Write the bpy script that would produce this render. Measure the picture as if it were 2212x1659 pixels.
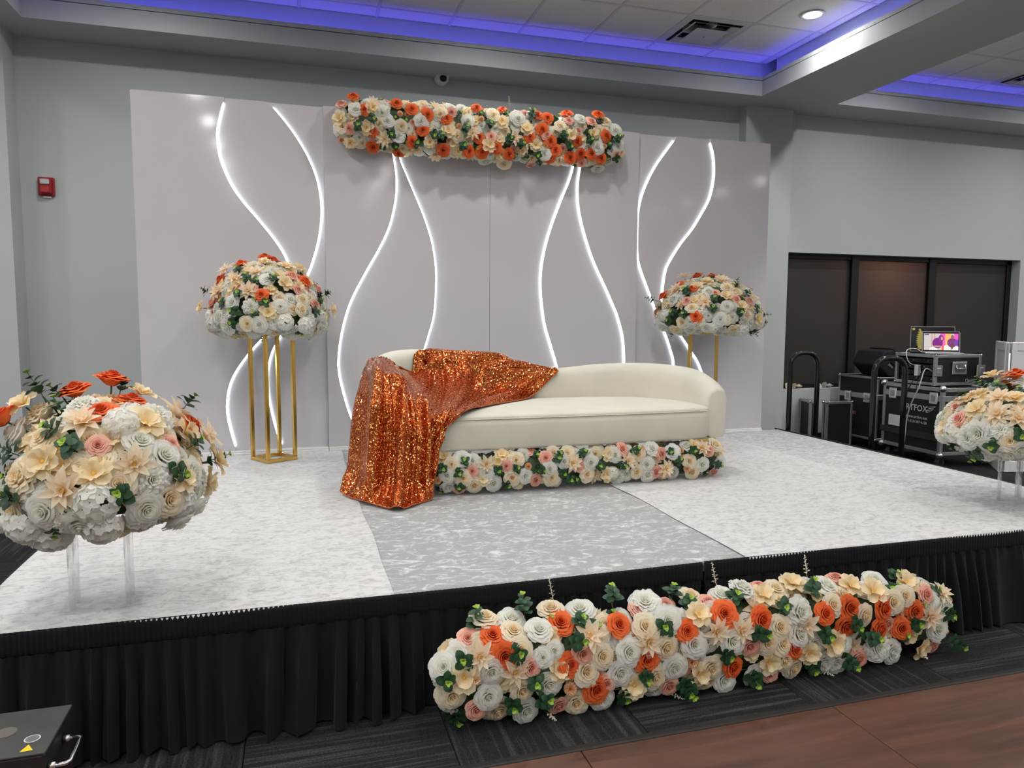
import bpy, math, random
import numpy as np
from mathutils import Vector, Matrix

# ------------------------------------------------------------------ reset
for o in list(bpy.data.objects):
    bpy.data.objects.remove(o, do_unlink=True)
SC = bpy.context.scene
COL = SC.collection
random.seed(7)
PI = math.pi

# ------------------------------------------------------------------ camera
CAM = Vector((0.9818, -5.4545, 1.395))
FPX = 1575.8
YAW, PITCH, ROLL = 0.29217, -0.0898, 0.00466
_fw = Vector((math.sin(YAW)*math.cos(PITCH), math.cos(YAW)*math.cos(PITCH), math.sin(PITCH)))
_r = Vector((math.cos(YAW), -math.sin(YAW), 0.0))
_u = _r.cross(_fw)
R_ = _r*math.cos(ROLL) + _u*math.sin(ROLL)
U_ = -_r*math.sin(ROLL) + _u*math.cos(ROLL)
F_ = _fw
cd = bpy.data.cameras.new('camera')
cam = bpy.data.objects.new('camera', cd)
COL.objects.link(cam)
cd.sensor_width = 36.0
cd.sensor_fit = 'HORIZONTAL'
cd.lens = FPX/2212.0*36.0
cd.clip_start = 0.05
cd.clip_end = 100
_m = Matrix((R_, U_, -F_)).transposed().to_4x4()
_m.translation = CAM
cam.matrix_world = _m
SC.camera = cam

def ray(u, v):
    return F_ + R_*((u-1106.0)/FPX) - U_*((v-829.5)/FPX)
def at(u, v, axis, val):
    d = ray(u, v)
    t = (val-CAM[axis])/d[axis]
    return CAM + d*t
def to_px(p):
    d = Vector(p)-CAM
    z = d.dot(F_)
    return 1106+FPX*d.dot(R_)/z, 829.5-FPX*d.dot(U_)/z

# ------------------------------------------------------------------ world, exposure
w = bpy.data.worlds.new('night'); SC.world = w
w.use_nodes = True
w.node_tree.nodes['Background'].inputs[0].default_value = (0.01, 0.012, 0.02, 1)
w.node_tree.nodes['Background'].inputs[1].default_value = 0.3
vs = SC.view_settings
vs.view_transform = 'Standard'
vs.look = 'None'
vs.gamma = 1.0
vs.use_curve_mapping = False
vs.exposure = 0.14
DOWNLIGHT_W = 15.0
DOWNLIGHT_COL = (1.0, 0.975, 0.945)
SC.cycles.max_bounces = 8
SC.cycles.diffuse_bounces = 5
SC.cycles.glossy_bounces = 4
SC.cycles.transmission_bounces = 8
SC.cycles.caustics_reflective = False
SC.cycles.caustics_refractive = False

# ------------------------------------------------------------------ main levels
SOF = 3.625      # soffit underside
CEI = 4.0        # tile plane
WY = 1.5         # back wall face
ST = 0.42        # stage top
XL, XR, YB = -8.6, 13.6, -14.0
TRAY = [(-0.91, 5.54), (6.45, 12.9), (-8.2, -1.82)]
TY0, TY1 = 1.05, -13.0
PITCH_T = 0.645

# ------------------------------------------------------------------ materials
MATS = {}
def nodes_of(name):
    m = bpy.data.materials.new(name); m.use_nodes = True
    nt = m.node_tree
    b = nt.nodes['Principled BSDF']
    return m, nt, b
def mat(name, col, rough=0.5, metal=0.0, spec=0.5, emit=None, estr=0.0, trans=0.0, ior=1.45,
        noise=None, bump=None, sheen=0.0, coat=0.0, sub=0.0):
    if name in MATS: return MATS[name]
    m, nt, b = nodes_of(name)
    b.inputs['Base Color'].default_value = (*col, 1)
    b.inputs['Roughness'].default_value = rough
    b.inputs['Metallic'].default_value = metal
    b.inputs['Specular IOR Level'].default_value = spec
    b.inputs['IOR'].default_value = ior
    b.inputs['Transmission Weight'].default_value = trans
    if sheen: b.inputs['Sheen Weight'].default_value = sheen
    if coat:
        b.inputs['Coat Weight'].default_value = coat
        b.inputs['Coat Roughness'].default_value = 0.05
    if emit:
        b.inputs['Emission Color'].default_value = (*emit, 1)
        b.inputs['Emission Strength'].default_value = estr
    if noise:     # (scale, amount, detail)
        tc = nt.nodes.new('ShaderNodeTexCoord')
        n = nt.nodes.new('ShaderNodeTexNoise')
        n.inputs['Scale'].default_value = noise[0]
        n.inputs['Detail'].default_value = noise[2] if len(noise) > 2 else 4
        nt.links.new(tc.outputs['Object'], n.inputs['Vector'])
        r = nt.nodes.new('ShaderNodeMapRange')
        r.inputs['From Min'].default_value = 0.25; r.inputs['From Max'].default_value = 0.75
        r.inputs['To Min'].default_value = 1-noise[1]; r.inputs['To Max'].default_value = 1+noise[1]
        nt.links.new(n.outputs['Fac'], r.inputs['Value'])
        mx = nt.nodes.new('ShaderNodeVectorMath'); mx.operation = 'SCALE'
        mx.inputs[0].default_value = col
        nt.links.new(r.outputs['Result'], mx.inputs['Scale'])
        nt.links.new(mx.outputs['Vector'], b.inputs['Base Color'])
    if bump:      # (scale, strength, distance)
        tc = nt.nodes.new('ShaderNodeTexCoord')
        n = nt.nodes.new('ShaderNodeTexNoise')
        n.inputs['Scale'].default_value = bump[0]; n.inputs['Detail'].default_value = 5
        nt.links.new(tc.outputs['Object'], n.inputs['Vector'])
        bp = nt.nodes.new('ShaderNodeBump')
        bp.inputs['Strength'].default_value = bump[1]; bp.inputs['Distance'].default_value = bump[2]
        nt.links.new(n.outputs['Fac'], bp.inputs['Height'])
        nt.links.new(bp.outputs['Normal'], b.inputs['Normal'])
    MATS[name] = m
    return m

M_wall = mat('wall_paint', (0.53, 0.57, 0.565), 0.75, spec=0.25, noise=(1.3, 0.02), bump=(180, 0.08, 0.002))
M_soff = mat('soffit_paint', (0.51, 0.545, 0.545), 0.6, spec=0.3, noise=(1.3, 0.02))
M_tile = mat('ceiling_tile_white', (0.86, 0.83, 0.79), 0.95, spec=0.1, noise=(60, 0.05), bump=(220, 0.25, 0.002))
M_grid = mat('grid_white', (0.70, 0.68, 0.66), 0.5)
M_black = mat('black_metal', (0.012, 0.012, 0.013), 0.35)
M_blackm = mat('black_matte', (0.012, 0.012, 0.014), 0.75)
M_blackp = mat('black_gloss', (0.01, 0.01, 0.011), 0.14)
M_alu = mat('aluminium', (0.50, 0.51, 0.52), 0.38, metal=0.85, noise=(25, 0.08))
M_chrome = mat('chrome', (0.8, 0.8, 0.8), 0.12, metal=1.0)
M_gold = mat('gold', (0.78, 0.50, 0.13), 0.2, metal=1.0, noise=(8, 0.06))
M_white = mat('white_plastic', (0.75, 0.75, 0.74), 0.4)
M_red = mat('alarm_red', (0.34, 0.015, 0.02), 0.35)
M_panel = mat('gloss_panel', (0.585, 0.570, 0.60), 0.09, spec=0.45, bump=(3.0, 0.03, 0.02))
M_led = mat('led_white', (1, 1, 1), 0.5, emit=(0.86, 0.96, 1.0), estr=8.0)
M_blue = mat('led_blue', (0.05, 0.05, 1), 0.5, emit=(0.11, 0.10, 1.0), estr=11.0)
M_lens = mat('lamp_lens', (1, 1, 1), 0.5, emit=(1.0, 0.97, 0.92), estr=14.0)
def clear_mat(name, col, share, ior=1.49):
    m = bpy.data.materials.new(name); m.use_nodes = True
    nt = m.node_tree; nt.nodes.remove(nt.nodes['Principled BSDF']); out = nt.nodes['Material Output']
    g = nt.nodes.new('ShaderNodeBsdfGlass'); g.inputs['Roughness'].default_value = .01; g.inputs['IOR'].default_value = ior; g.inputs['Color'].default_value = (*col, 1)
    t = nt.nodes.new('ShaderNodeBsdfTransparent'); t.inputs['Color'].default_value = (*col, 1)
    gl = nt.nodes.new('ShaderNodeBsdfGlossy'); gl.inputs['Roughness'].default_value = .03
    m1 = nt.nodes.new('ShaderNodeMixShader'); m1.inputs[0].default_value = .05; nt.links.new(t.outputs[0], m1.inputs[1]); nt.links.new(gl.outputs[0], m1.inputs[2])
    m2 = nt.nodes.new('ShaderNodeMixShader'); m2.inputs[0].default_value = share; nt.links.new(m1.outputs[0], m2.inputs[1]); nt.links.new(g.outputs[0], m2.inputs[2])
    nt.links.new(m2.outputs[0], out.inputs['Surface'])
    return m
M_acryl = clear_mat('clear_acrylic_rod', (0.985, 0.988, 0.988), 0.3)
M_acrylp = clear_mat('clear_acrylic_plate', (0.985, 0.988, 0.988), 0.0)
M_sofa = mat('cream_velvet', (0.615, 0.60, 0.51), 0.85, spec=0.15, sheen=0.25, noise=(5, 0.06, 6))
M_screenwhite = mat('white_paint_gloss', (0.72, 0.72, 0.72), 0.35)
M_skirt = mat('black_cloth', (0.007, 0.0075, 0.009), 0.85, spec=0.2, sheen=0.05, noise=(300, 0.15))
M_rubber = mat('rubber', (0.03, 0.03, 0.032), 0.6)
M_caseblk = mat('case_laminate', (0.012, 0.013, 0.015), 0.5, noise=(40, 0.2))

def carpet_mat():
    m, nt, b = nodes_of('carpet_charcoal')
    tc = nt.nodes.new('ShaderNodeTexCoord')
    oi = nt.nodes.new('ShaderNodeObjectInfo')
    off = nt.nodes.new('ShaderNodeVectorMath'); off.operation = 'SCALE'
    cmb = nt.nodes.new('ShaderNodeCombineXYZ')
    for k in range(3): nt.links.new(oi.outputs['Random'], cmb.inputs[k])
    off.inputs['Scale'].default_value = 37.0
    nt.links.new(cmb.outputs[0], off.inputs[0])
    add = nt.nodes.new('ShaderNodeVectorMath')
    nt.links.new(tc.outputs['Object'], add.inputs[0]); nt.links.new(off.outputs[0], add.inputs[1])
    mp = nt.nodes.new('ShaderNodeMapping'); mp.inputs['Scale'].default_value = (1.6, 55, 1)
    nt.links.new(add.outputs[0], mp.inputs['Vector'])
    n1 = nt.nodes.new('ShaderNodeTexNoise'); n1.inputs['Scale'].default_value = 1.0; n1.inputs['Detail'].default_value = 3
    nt.links.new(mp.outputs[0], n1.inputs['Vector'])
    n2 = nt.nodes.new('ShaderNodeTexNoise'); n2.inputs['Scale'].default_value = 160; n2.inputs['Detail'].default_value = 3
    nt.links.new(tc.outputs['Object'], n2.inputs['Vector'])
    cr = nt.nodes.new('ShaderNodeValToRGB')
    cr.color_ramp.elements[0].position = 0.50; cr.color_ramp.elements[0].color = (0.019, 0.019, 0.020, 1)
    cr.color_ramp.elements[1].position = 0.78; cr.color_ramp.elements[1].color = (0.066, 0.066, 0.066, 1)
    nt.links.new(n1.outputs['Fac'], cr.inputs['Fac'])
    mr = nt.nodes.new('ShaderNodeMapRange')
    mr.inputs['From Min'].default_value = 0.3; mr.inputs['From Max'].default_value = 0.7
    mr.inputs['To Min'].default_value = 0.55; mr.inputs['To Max'].default_value = 1.45
    nt.links.new(n2.outputs['Fac'], mr.inputs['Value'])
    sc = nt.nodes.new('ShaderNodeVectorMath'); sc.operation = 'SCALE'
    nt.links.new(cr.outputs[0], sc.inputs[0]); nt.links.new(mr.outputs[0], sc.inputs['Scale'])
    nt.links.new(sc.outputs[0], b.inputs['Base Color'])
    bp = nt.nodes.new('ShaderNodeBump'); bp.inputs['Strength'].default_value = 0.5; bp.inputs['Distance'].default_value = 0.004
    nt.links.new(n2.outputs['Fac'], bp.inputs['Height']); nt.links.new(bp.outputs[0], b.inputs['Normal'])
    b.inputs['Roughness'].default_value = 0.95
    b.inputs['Specular IOR Level'].default_value = 0.1
    return m
M_carpet = carpet_mat()

def wood_mat():
    m, nt, b = nodes_of('dance_floor_wood')
    tc = nt.nodes.new('ShaderNodeTexCoord')
    oi = nt.nodes.new('ShaderNodeObjectInfo')
    cmb = nt.nodes.new('ShaderNodeCombineXYZ')
    for k in range(3): nt.links.new(oi.outputs['Random'], cmb.inputs[k])
    off = nt.nodes.new('ShaderNodeVectorMath'); off.operation = 'SCALE'; off.inputs['Scale'].default_value = 21.0
    nt.links.new(cmb.outputs[0], off.inputs[0])
    add = nt.nodes.new('ShaderNodeVectorMath')
    nt.links.new(tc.outputs['Object'], add.inputs[0]); nt.links.new(off.outputs[0], add.inputs[1])
    mp = nt.nodes.new('ShaderNodeMapping'); mp.inputs['Scale'].default_value = (1.2, 14, 1)
    nt.links.new(add.outputs[0], mp.inputs['Vector'])
    n1 = nt.nodes.new('ShaderNodeTexNoise'); n1.inputs['Scale'].default_value = 1.6; n1.inputs['Detail'].default_value = 8
    n1.inputs['Distortion'].default_value = 0.8
    nt.links.new(mp.outputs[0], n1.inputs['Vector'])
    cr = nt.nodes.new('ShaderNodeValToRGB')
    cr.color_ramp.elements[0].position = 0.3; cr.color_ramp.elements[0].color = (0.052, 0.021, 0.013, 1)
    cr.color_ramp.elements[1].position = 0.75; cr.color_ramp.elements[1].color = (0.115, 0.047, 0.026, 1)
    nt.links.new(n1.outputs['Fac'], cr.inputs['Fac'])
    nt.links.new(cr.outputs[0], b.inputs['Base Color'])
    b.inputs['Roughness'].default_value = 0.42
    return m
M_wood = wood_mat()

def velvet_mat(name, dark, light, lo, hi, scl):
    m, nt, b = nodes_of(name)
    tc = nt.nodes.new('ShaderNodeTexCoord')
    mp = nt.nodes.new('ShaderNodeMapping'); mp.inputs['Scale'].default_value = (0.75, 1.25, 1)
    nt.links.new(tc.outputs['Object'], mp.inputs['Vector'])
    n0 = nt.nodes.new('ShaderNodeTexNoise'); n0.inputs['Scale'].default_value = scl; n0.inputs['Detail'].default_value = 9
    n0.inputs['Roughness'].default_value = 0.72; n0.inputs['Distortion'].default_value = 1.4
    nt.links.new(mp.outputs[0], n0.inputs['Vector'])
    cr = nt.nodes.new('ShaderNodeValToRGB')
    cr.color_ramp.elements[0].position = lo; cr.color_ramp.elements[0].color = (*dark, 1)
    cr.color_ramp.elements[1].position = hi; cr.color_ramp.elements[1].color = (*light, 1)
    nt.links.new(n0.outputs['Fac'], cr.inputs['Fac'])
    nt.links.new(cr.outputs[0], b.inputs['Base Color'])
    b.inputs['Roughness'].default_value = 0.7
    b.inputs['Specular IOR Level'].default_value = 0.3
    b.inputs['Sheen Weight'].default_value = 0.3
    bp = nt.nodes.new('ShaderNodeBump'); bp.inputs['Strength'].default_value = 0.35; bp.inputs['Distance'].default_value = 0.006
    nt.links.new(n0.outputs['Fac'], bp.inputs['Height']); nt.links.new(bp.outputs[0], b.inputs['Normal'])
    return m
M_velw = velvet_mat('crushed_velvet_white', (0.39, 0.385, 0.385), (0.62, 0.62, 0.615), 0.36, 0.54, 22)
M_velg = velvet_mat('crushed_velvet_silver', (0.31, 0.315, 0.315), (0.64, 0.645, 0.645), 0.50, 0.64, 17)
M_velr = velvet_mat('crushed_velvet_pale', (0.34, 0.345, 0.34), (0.61, 0.615, 0.61), 0.40, 0.58, 18)

def sequin_mat():
    m, nt, b = nodes_of('orange_sequin')
    tc = nt.nodes.new('ShaderNodeTexCoord')
    vo = nt.nodes.new('ShaderNodeTexVoronoi'); vo.inputs['Scale'].default_value = 195
    nt.links.new(tc.outputs['Object'], vo.inputs['Vector'])
    geo = nt.nodes.new('ShaderNodeNewGeometry')
    sub = nt.nodes.new('ShaderNodeVectorMath'); sub.operation = 'SUBTRACT'; sub.inputs[1].default_value = (0.5, 0.5, 0.5)
    nt.links.new(vo.outputs['Color'], sub.inputs[0])
    sc = nt.nodes.new('ShaderNodeVectorMath'); sc.operation = 'SCALE'; spr = nt.nodes.new('ShaderNodeSeparateColor'); nt.links.new(vo.outputs['Color'], spr.inputs[0])
    gt = nt.nodes.new('ShaderNodeMath'); gt.operation = 'GREATER_THAN'; gt.inputs[1].default_value = .80; nt.links.new(spr.outputs[2], gt.inputs[0])
    ma = nt.nodes.new('ShaderNodeMath'); ma.operation = 'MULTIPLY_ADD'; ma.inputs[1].default_value = .75; ma.inputs[2].default_value = .36
    nt.links.new(gt.outputs[0], ma.inputs[0]); nt.links.new(ma.outputs[0], sc.inputs['Scale'])
    nt.links.new(sub.outputs[0], sc.inputs[0])
    ad = nt.nodes.new('ShaderNodeVectorMath')
    nt.links.new(geo.outputs['Normal'], ad.inputs[0]); nt.links.new(sc.outputs[0], ad.inputs[1])
    nm = nt.nodes.new('ShaderNodeVectorMath'); nm.operation = 'NORMALIZE'
    nt.links.new(ad.outputs[0], nm.inputs[0])
    nt.links.new(nm.outputs[0], b.inputs['Normal'])
    cr = nt.nodes.new('ShaderNodeValToRGB')
    cr.color_ramp.elements[0].position = 0.0; cr.color_ramp.elements[0].color = (0.40, 0.055, 0.012, 1)
    cr.color_ramp.elements[1].position = 0.75; cr.color_ramp.elements[1].color = (0.56, 0.105, 0.020, 1)
    ge = cr.color_ramp.elements.new(0.86); ge.color = (1.0, 0.52, 0.16, 1)  # gold glints painted into the base colour of scattered sequins
    sp = nt.nodes.new('ShaderNodeSeparateColor')
    nt.links.new(vo.outputs['Color'], sp.inputs[0]); nt.links.new(sp.outputs[2], cr.inputs['Fac'])
    nt.links.new(cr.outputs[0], b.inputs['Base Color'])
    b.inputs['Metallic'].default_value = 0.85
    b.inputs['Roughness'].default_value = 0.15
    b.inputs['Specular IOR Level'].default_value = 0.6
    return m
M_seq = sequin_mat()
M_netting = mat('orange_netting', (0.50, 0.10, 0.03), 0.7)

def petal_mat(name, inner, outer, var=0.10, transl=0.25):
    m = bpy.data.materials.new(name); m.use_nodes = True
    nt = m.node_tree
    b = nt.nodes['Principled BSDF']; out = nt.nodes['Material Output']
    a = nt.nodes.new('ShaderNodeAttribute'); a.attribute_name = 'ring'
    mx = nt.nodes.new('ShaderNodeMix'); mx.data_type = 'RGBA'
    mx.inputs[6].default_value = (*inner, 1); mx.inputs[7].default_value = (*outer, 1)
    nt.links.new(a.outputs['Fac'], mx.inputs[0])
    oi = nt.nodes.new('ShaderNodeObjectInfo')
    mr = nt.nodes.new('ShaderNodeMapRange'); mr.inputs['To Min'].default_value = 1-var; mr.inputs['To Max'].default_value = 1+var*0.6
    nt.links.new(oi.outputs['Random'], mr.inputs['Value'])
    hs = nt.nodes.new('ShaderNodeHueSaturation')
    nt.links.new(mx.outputs[2], hs.inputs['Color']); nt.links.new(mr.outputs[0], hs.inputs['Value'])
    nt.links.new(hs.outputs[0], b.inputs['Base Color'])
    b.inputs['Roughness'].default_value = 0.65
    b.inputs['Specular IOR Level'].default_value = 0.25
    tr = nt.nodes.new('ShaderNodeBsdfTranslucent')
    nt.links.new(hs.outputs[0], tr.inputs['Color'])
    ms = nt.nodes.new('ShaderNodeMixShader'); ms.inputs[0].default_value = transl
    nt.links.new(b.outputs[0], ms.inputs[1]); nt.links.new(tr.outputs[0], ms.inputs[2])
    nt.links.new(ms.outputs[0], out.inputs['Surface'])
    return m
PM = {
 'o': petal_mat('petal_orange', (0.66, 0.065, 0.012), (0.90, 0.20, 0.055)),
 'w': petal_mat('petal_white', (0.86, 0.87, 0.76), (0.92, 0.925, 0.885), 0.04, 0.48),
 'c': petal_mat('petal_cream', (0.94, 0.77, 0.49), (0.95, 0.90, 0.75), 0.04, 0.46),
 'y': petal_mat('petal_butter', (0.93, 0.68, 0.30), (0.94, 0.83, 0.58), 0.04, 0.38),
 'd': petal_mat('petal_peach_cream', (0.93, 0.68, 0.42), (0.95, 0.87, 0.70), 0.04, 0.46),
 'p': petal_mat('petal_pink', (0.80, 0.32, 0.23), (0.92, 0.56, 0.44)),
 'q': petal_mat('petal_peach', (0.76, 0.36, 0.14), (0.88, 0.56, 0.32)),
}
M_centre = mat('flower_centre_yellow', (0.78, 0.48, 0.08), 0.8)
M_leaf = mat('leaf_green', (0.022, 0.070, 0.028), 0.5, noise=(30, 0.25))
M_lime = mat('leaf_lime', (0.30, 0.46, 0.05), 0.55)
M_stem = mat('stem_green', (0.05, 0.10, 0.03), 0.6)
M_foam = mat('floral_foam_moss', (0.055, 0.085, 0.04), 0.95, noise=(25, 0.4))

# ------------------------------------------------------------------ mesh helpers
class MB:
    def __init__(self):
        self.v = []; self.f = []; self.mi = []; self.cur = 0
    def add(self, vs_, fs_):
        n = len(self.v)
        self.v += [tuple(q) for q in vs_]
        for f in fs_:
            self.f.append(tuple(i+n for i in f)); self.mi.append(self.cur)
    def box(self, x0, x1, y0, y1, z0, z1, ch=0.0):
        if ch <= 0:
            v = [(x, y, z) for z in (z0, z1) for y in (y0, y1) for x in (x0, x1)]
            self.add(v, [(0, 2, 3, 1), (4, 5, 7, 6), (0, 1, 5, 4), (2, 6, 7, 3), (0, 4, 6, 2), (1, 3, 7, 5)])
            return
        v = []; idx = {}
        for sx in (0, 1):
            for sy in (0, 1):
                for sz in (0, 1):
                    X = (x0, x1)[sx]; Y = (y0, y1)[sy]; Z = (z0, z1)[sz]
                    dx = ch*(1-2*sx); dy = ch*(1-2*sy); dz = ch*(1-2*sz)
                    for k, p in enumerate(((X, Y+dy, Z+dz), (X+dx, Y, Z+dz), (X+dx, Y+dy, Z))):
                        idx[(sx, sy, sz, k)] = len(v); v.append(p)
        f = []
        for s in (0, 1):
            q = [idx[(s, a, b_, 0)] for a, b_ in ((0, 0), (1, 0), (1, 1), (0, 1))]; f.append(q if s else q[::-1])
            q = [idx[(a, s, b_, 1)] for a, b_ in ((0, 0), (0, 1), (1, 1), (1, 0))]; f.append(q if s else q[::-1])
            q = [idx[(a, b_, s, 2)] for a, b_ in ((0, 0), (1, 0), (1, 1), (0, 1))]; f.append(q if s else q[::-1])
        for a in (0, 1):
            for b_ in (0, 1):
                f.append((idx[(0, a, b_, 1)], idx[(1, a, b_, 1)], idx[(1, a, b_, 2)], idx[(0, a, b_, 2)]))
                f.append((idx[(a, 0, b_, 0)], idx[(a, 1, b_, 0)], idx[(a, 1, b_, 2)], idx[(a, 0, b_, 2)]))
                f.append((idx[(a, b_, 0, 0)], idx[(a, b_, 1, 0)], idx[(a, b_, 1, 1)], idx[(a, b_, 0, 1)]))
                for c in (0, 1):
                    f.append((idx[(a, b_, c, 0)], idx[(a, b_, c, 1)], idx[(a, b_, c, 2)]))
        f = list({tuple(sorted(q)): tuple(q) for q in f}.values())
        self.add(v, f)
    def tube(self, pts, r, n=8, cap=True, closed=False):
        pts = [Vector(p) for p in pts]
        k = len(pts)
        rr = r if hasattr(r, '__len__') else [r]*k
        vs_ = []; up = None
        for i, p in enumerate(pts):
            a = pts[(i-1) % k] if (closed or i > 0) else p
            b_ = pts[(i+1) % k] if (closed or i < k-1) else p
            t = (b_-a).normalized()
            if up is None:
                up = Vector((0, 0, 1)) if abs(t.z) < 0.9 else Vector((0, 1, 0))
            s = t.cross(up)
            if s.length < 1e-4: s = t.cross(Vector((1, 0, 0)))
            s.normalize(); up = s.cross(t).normalized()
            for j in range(n):
                an = 2*PI*j/n
                vs_.append(p+(s*math.cos(an)+up*math.sin(an))*rr[i])
        fs_ = []
        for i in range(k if closed else k-1):
            for j in range(n):
                i2 = (i+1) % k
                fs_.append((i*n+j, i*n+(j+1) % n, i2*n+(j+1) % n, i2*n+j))
        if cap and not closed:
            fs_.append(tuple(range(n))[::-1]); fs_.append(tuple((k-1)*n+j for j in range(n)))
        self.add(vs_, fs_)
    def lathe(self, prof, n=24, c=(0, 0, 0), axis='z'):
        vs_ = []
        for r, h in prof:
            for j in range(n):
                a = 2*PI*j/n
                q = (r*math.cos(a), r*math.sin(a), h)
                if axis == 'y': q = (q[0], q[2], q[1])
                elif axis == 'x': q = (q[2], q[0], q[1])
                vs_.append((q[0]+c[0], q[1]+c[1], q[2]+c[2]))
        fs_ = []
        for i in range(len(prof)-1):
            for j in range(n):
                fs_.append((i*n+j, i*n+(j+1) % n, (i+1)*n+(j+1) % n, (i+1)*n+j))
        fs_.append(tuple(range(n))[::-1]); fs_.append(tuple((len(prof)-1)*n+j for j in range(n)))
        self.add(vs_, fs_)
    def grid(self, P, closed_u=False):
        nu = len(P); nv = len(P[0])
        vs_ = [q for row in P for q in row]
        fs_ = []
        for i in range(nu if closed_u else nu-1):
            for j in range(nv-1):
                i2 = (i+1) % nu
                fs_.append((i*nv+j, i2*nv+j, i2*nv+j+1, i*nv+j+1))
        self.add(vs_, fs_)
    def mesh(self, name, mats, smooth=False):
        me = bpy.data.meshes.new(name)
        me.from_pydata(self.v, [], self.f)
        for m in (mats if isinstance(mats, (list, tuple)) else [mats]): me.materials.append(m)
        if any(self.mi): me.polygons.foreach_set('material_index', self.mi)
        if smooth:
            me.polygons.foreach_set('use_smooth', [True]*len(me.polygons))
        me.validate(); me.update()
        if not smooth or smooth == 'auto':
            pass
        if smooth == 'auto':
            try: me.set_sharp_from_angle(angle=math.radians(40))
            except Exception: pass
        return me
    def build(self, name, mats, parent=None, smooth=False, loc=None, rz=0.0, **tags):
        o = bpy.data.objects.new(name, self.mesh(name, mats, smooth))
        COL.objects.link(o)
        if loc is not None: o.location = loc
        if rz: o.rotation_euler = (0, 0, rz)
        if parent is not None: o.parent = parent
        tag(o, **tags)
        return o
def tag(o, label=None, cat=None, group=None, kind=None):
    if label: o['label'] = label
    if cat: o['category'] = cat
    if group: o['group'] = group
    if kind: o['kind'] = kind
    return o
def empty(name, loc, rz=0.0, label=None, cat=None, group=None, kind=None):
    o = bpy.data.objects.new(name, None)
    COL.objects.link(o); o.location = loc; o.rotation_euler = (0, 0, rz)
    o.empty_display_size = 0.1
    return tag(o, label, cat, group, kind)
def put(name, me, parent=None, loc=(0, 0, 0), rot=None, mtx=None):
    o = bpy.data.objects.new(name, me); COL.objects.link(o)
    if parent is not None: o.parent = parent
    if mtx is not None: o.matrix_basis = mtx
    else:
        o.location = loc
        if rot: o.rotation_euler = rot
    return o
def recalc(me):
    import bmesh
    bm = bmesh.new(); bm.from_mesh(me)
    bmesh.ops.recalc_face_normals(bm, faces=bm.faces)
    bm.to_mesh(me); bm.free()

def catmull(pts, n):
    pts = [np.array(p, float) for p in pts]
    m = len(pts); out = []
    for i in range(n):
        t = i/(n-1)*(m-1); k = min(int(t), m-2); f = t-k
        p0 = pts[max(k-1, 0)]; p1 = pts[k]; p2 = pts[k+1]; p3 = pts[min(k+2, m-1)]
        if k == 0: p0 = 2*p1-p2
        if k == m-2: p3 = 2*p2-p1
        out.append(0.5*((2*p1)+(-p0+p2)*f+(2*p0-5*p1+4*p2-p3)*f*f+(-p0+3*p1-3*p2+p3)*f**3))
    return out

# ================================================================== THE ROOM
fl = MB(); fl.box(XL, XR, YB, WY+0.15, -0.2, -0.012)
floor = fl.build('floor', mat('floor_slab', (0.02, 0.02, 0.021), 0.9), kind='structure', label='charcoal carpet tile floor of the banquet hall')
# carpet tiles, near ones as pieces, the rest one sheet
CT = 0.652
tm = MB(); tm.box(-CT/2+.0012, CT/2-.0012, -CT/2+.0012, CT/2-.0012, -0.012, 0.0, 0.002)
tile_me = tm.mesh('carpet_tile', M_carpet)
CX0, CY0 = 2.76, -3.36
for i in range(-6, 10):
    for j in range(0, 8):
        x = CX0+(i+.5)*CT; y = CY0+(j+.5)*CT
        if y+CT/2 > WY+0.05 or x-CT/2 < XL or x+CT/2 > XR: continue
        if 0.3 < x < 4.6 and -2.6 < y < -0.2: continue      # wholly under the stage
        t = put('carpet_tile', tile_me, floor, (x, y, 0), (0, 0, 0 if (i+j) % 2 else PI/2))
rest = MB()
xa, xb = CX0-6*CT, CX0+10*CT
rest.box(XL, xa-.001, CY0, WY, -.012, 0); rest.box(xb+.001, XR, CY0, WY, -.012, 0)
rest.box(xa, xb, CY0+7*CT, WY, -.012, 0) if CY0+7*CT < WY else None
rest.box(XL, XR, YB, -9.5, -.012, 0)
rest.box(XL, -2.99, -9.5, CY0-.001, -.012, 0); rest.box(9.51, XR, -9.5, CY0-.001, -.012, 0)
rest.build('carpet_sheet', M_carpet, floor, kind='stuff')

# dance floor of wood panels with a black edge trim
DF = empty('dance_floor', (2.8, -3.4, 0), label='brown wood-look portable dance floor with black edge trim', cat='dance floor')
DP = 0.965
pm = MB(); pm.box(.0015, DP-.0015, -DP+.0015, -.0015, 0.0, 0.022, 0.0015)
pme = pm.mesh('floor_panel', M_wood)
for i in range(-6, 7):
    for j in range(0, 6):
        put('floor_panel', pme, DF, (i*DP, -j*DP, 0))
tr = MB()
prof = [(0.062, 0.0), (0.055, 0.006), (0.012, 0.022), (0.0, 0.022), (0.0, 0.0)]
x0, x1 = -6*DP, 7*DP
vsx = [(x, y, z) for x in (x0-.06, x1+.06) for y, z in prof]
n = len(prof)
tr.add(vsx, [(k, (k+1) % n, n+(k+1) % n, n+k) for k in range(n)]+[tuple(range(n))[::-1], tuple(range(n, 2*n))])
tr.build('edge_trim', mat('edge_trim_black', (0.02, 0.02, 0.02), 0.55), DF)

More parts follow.
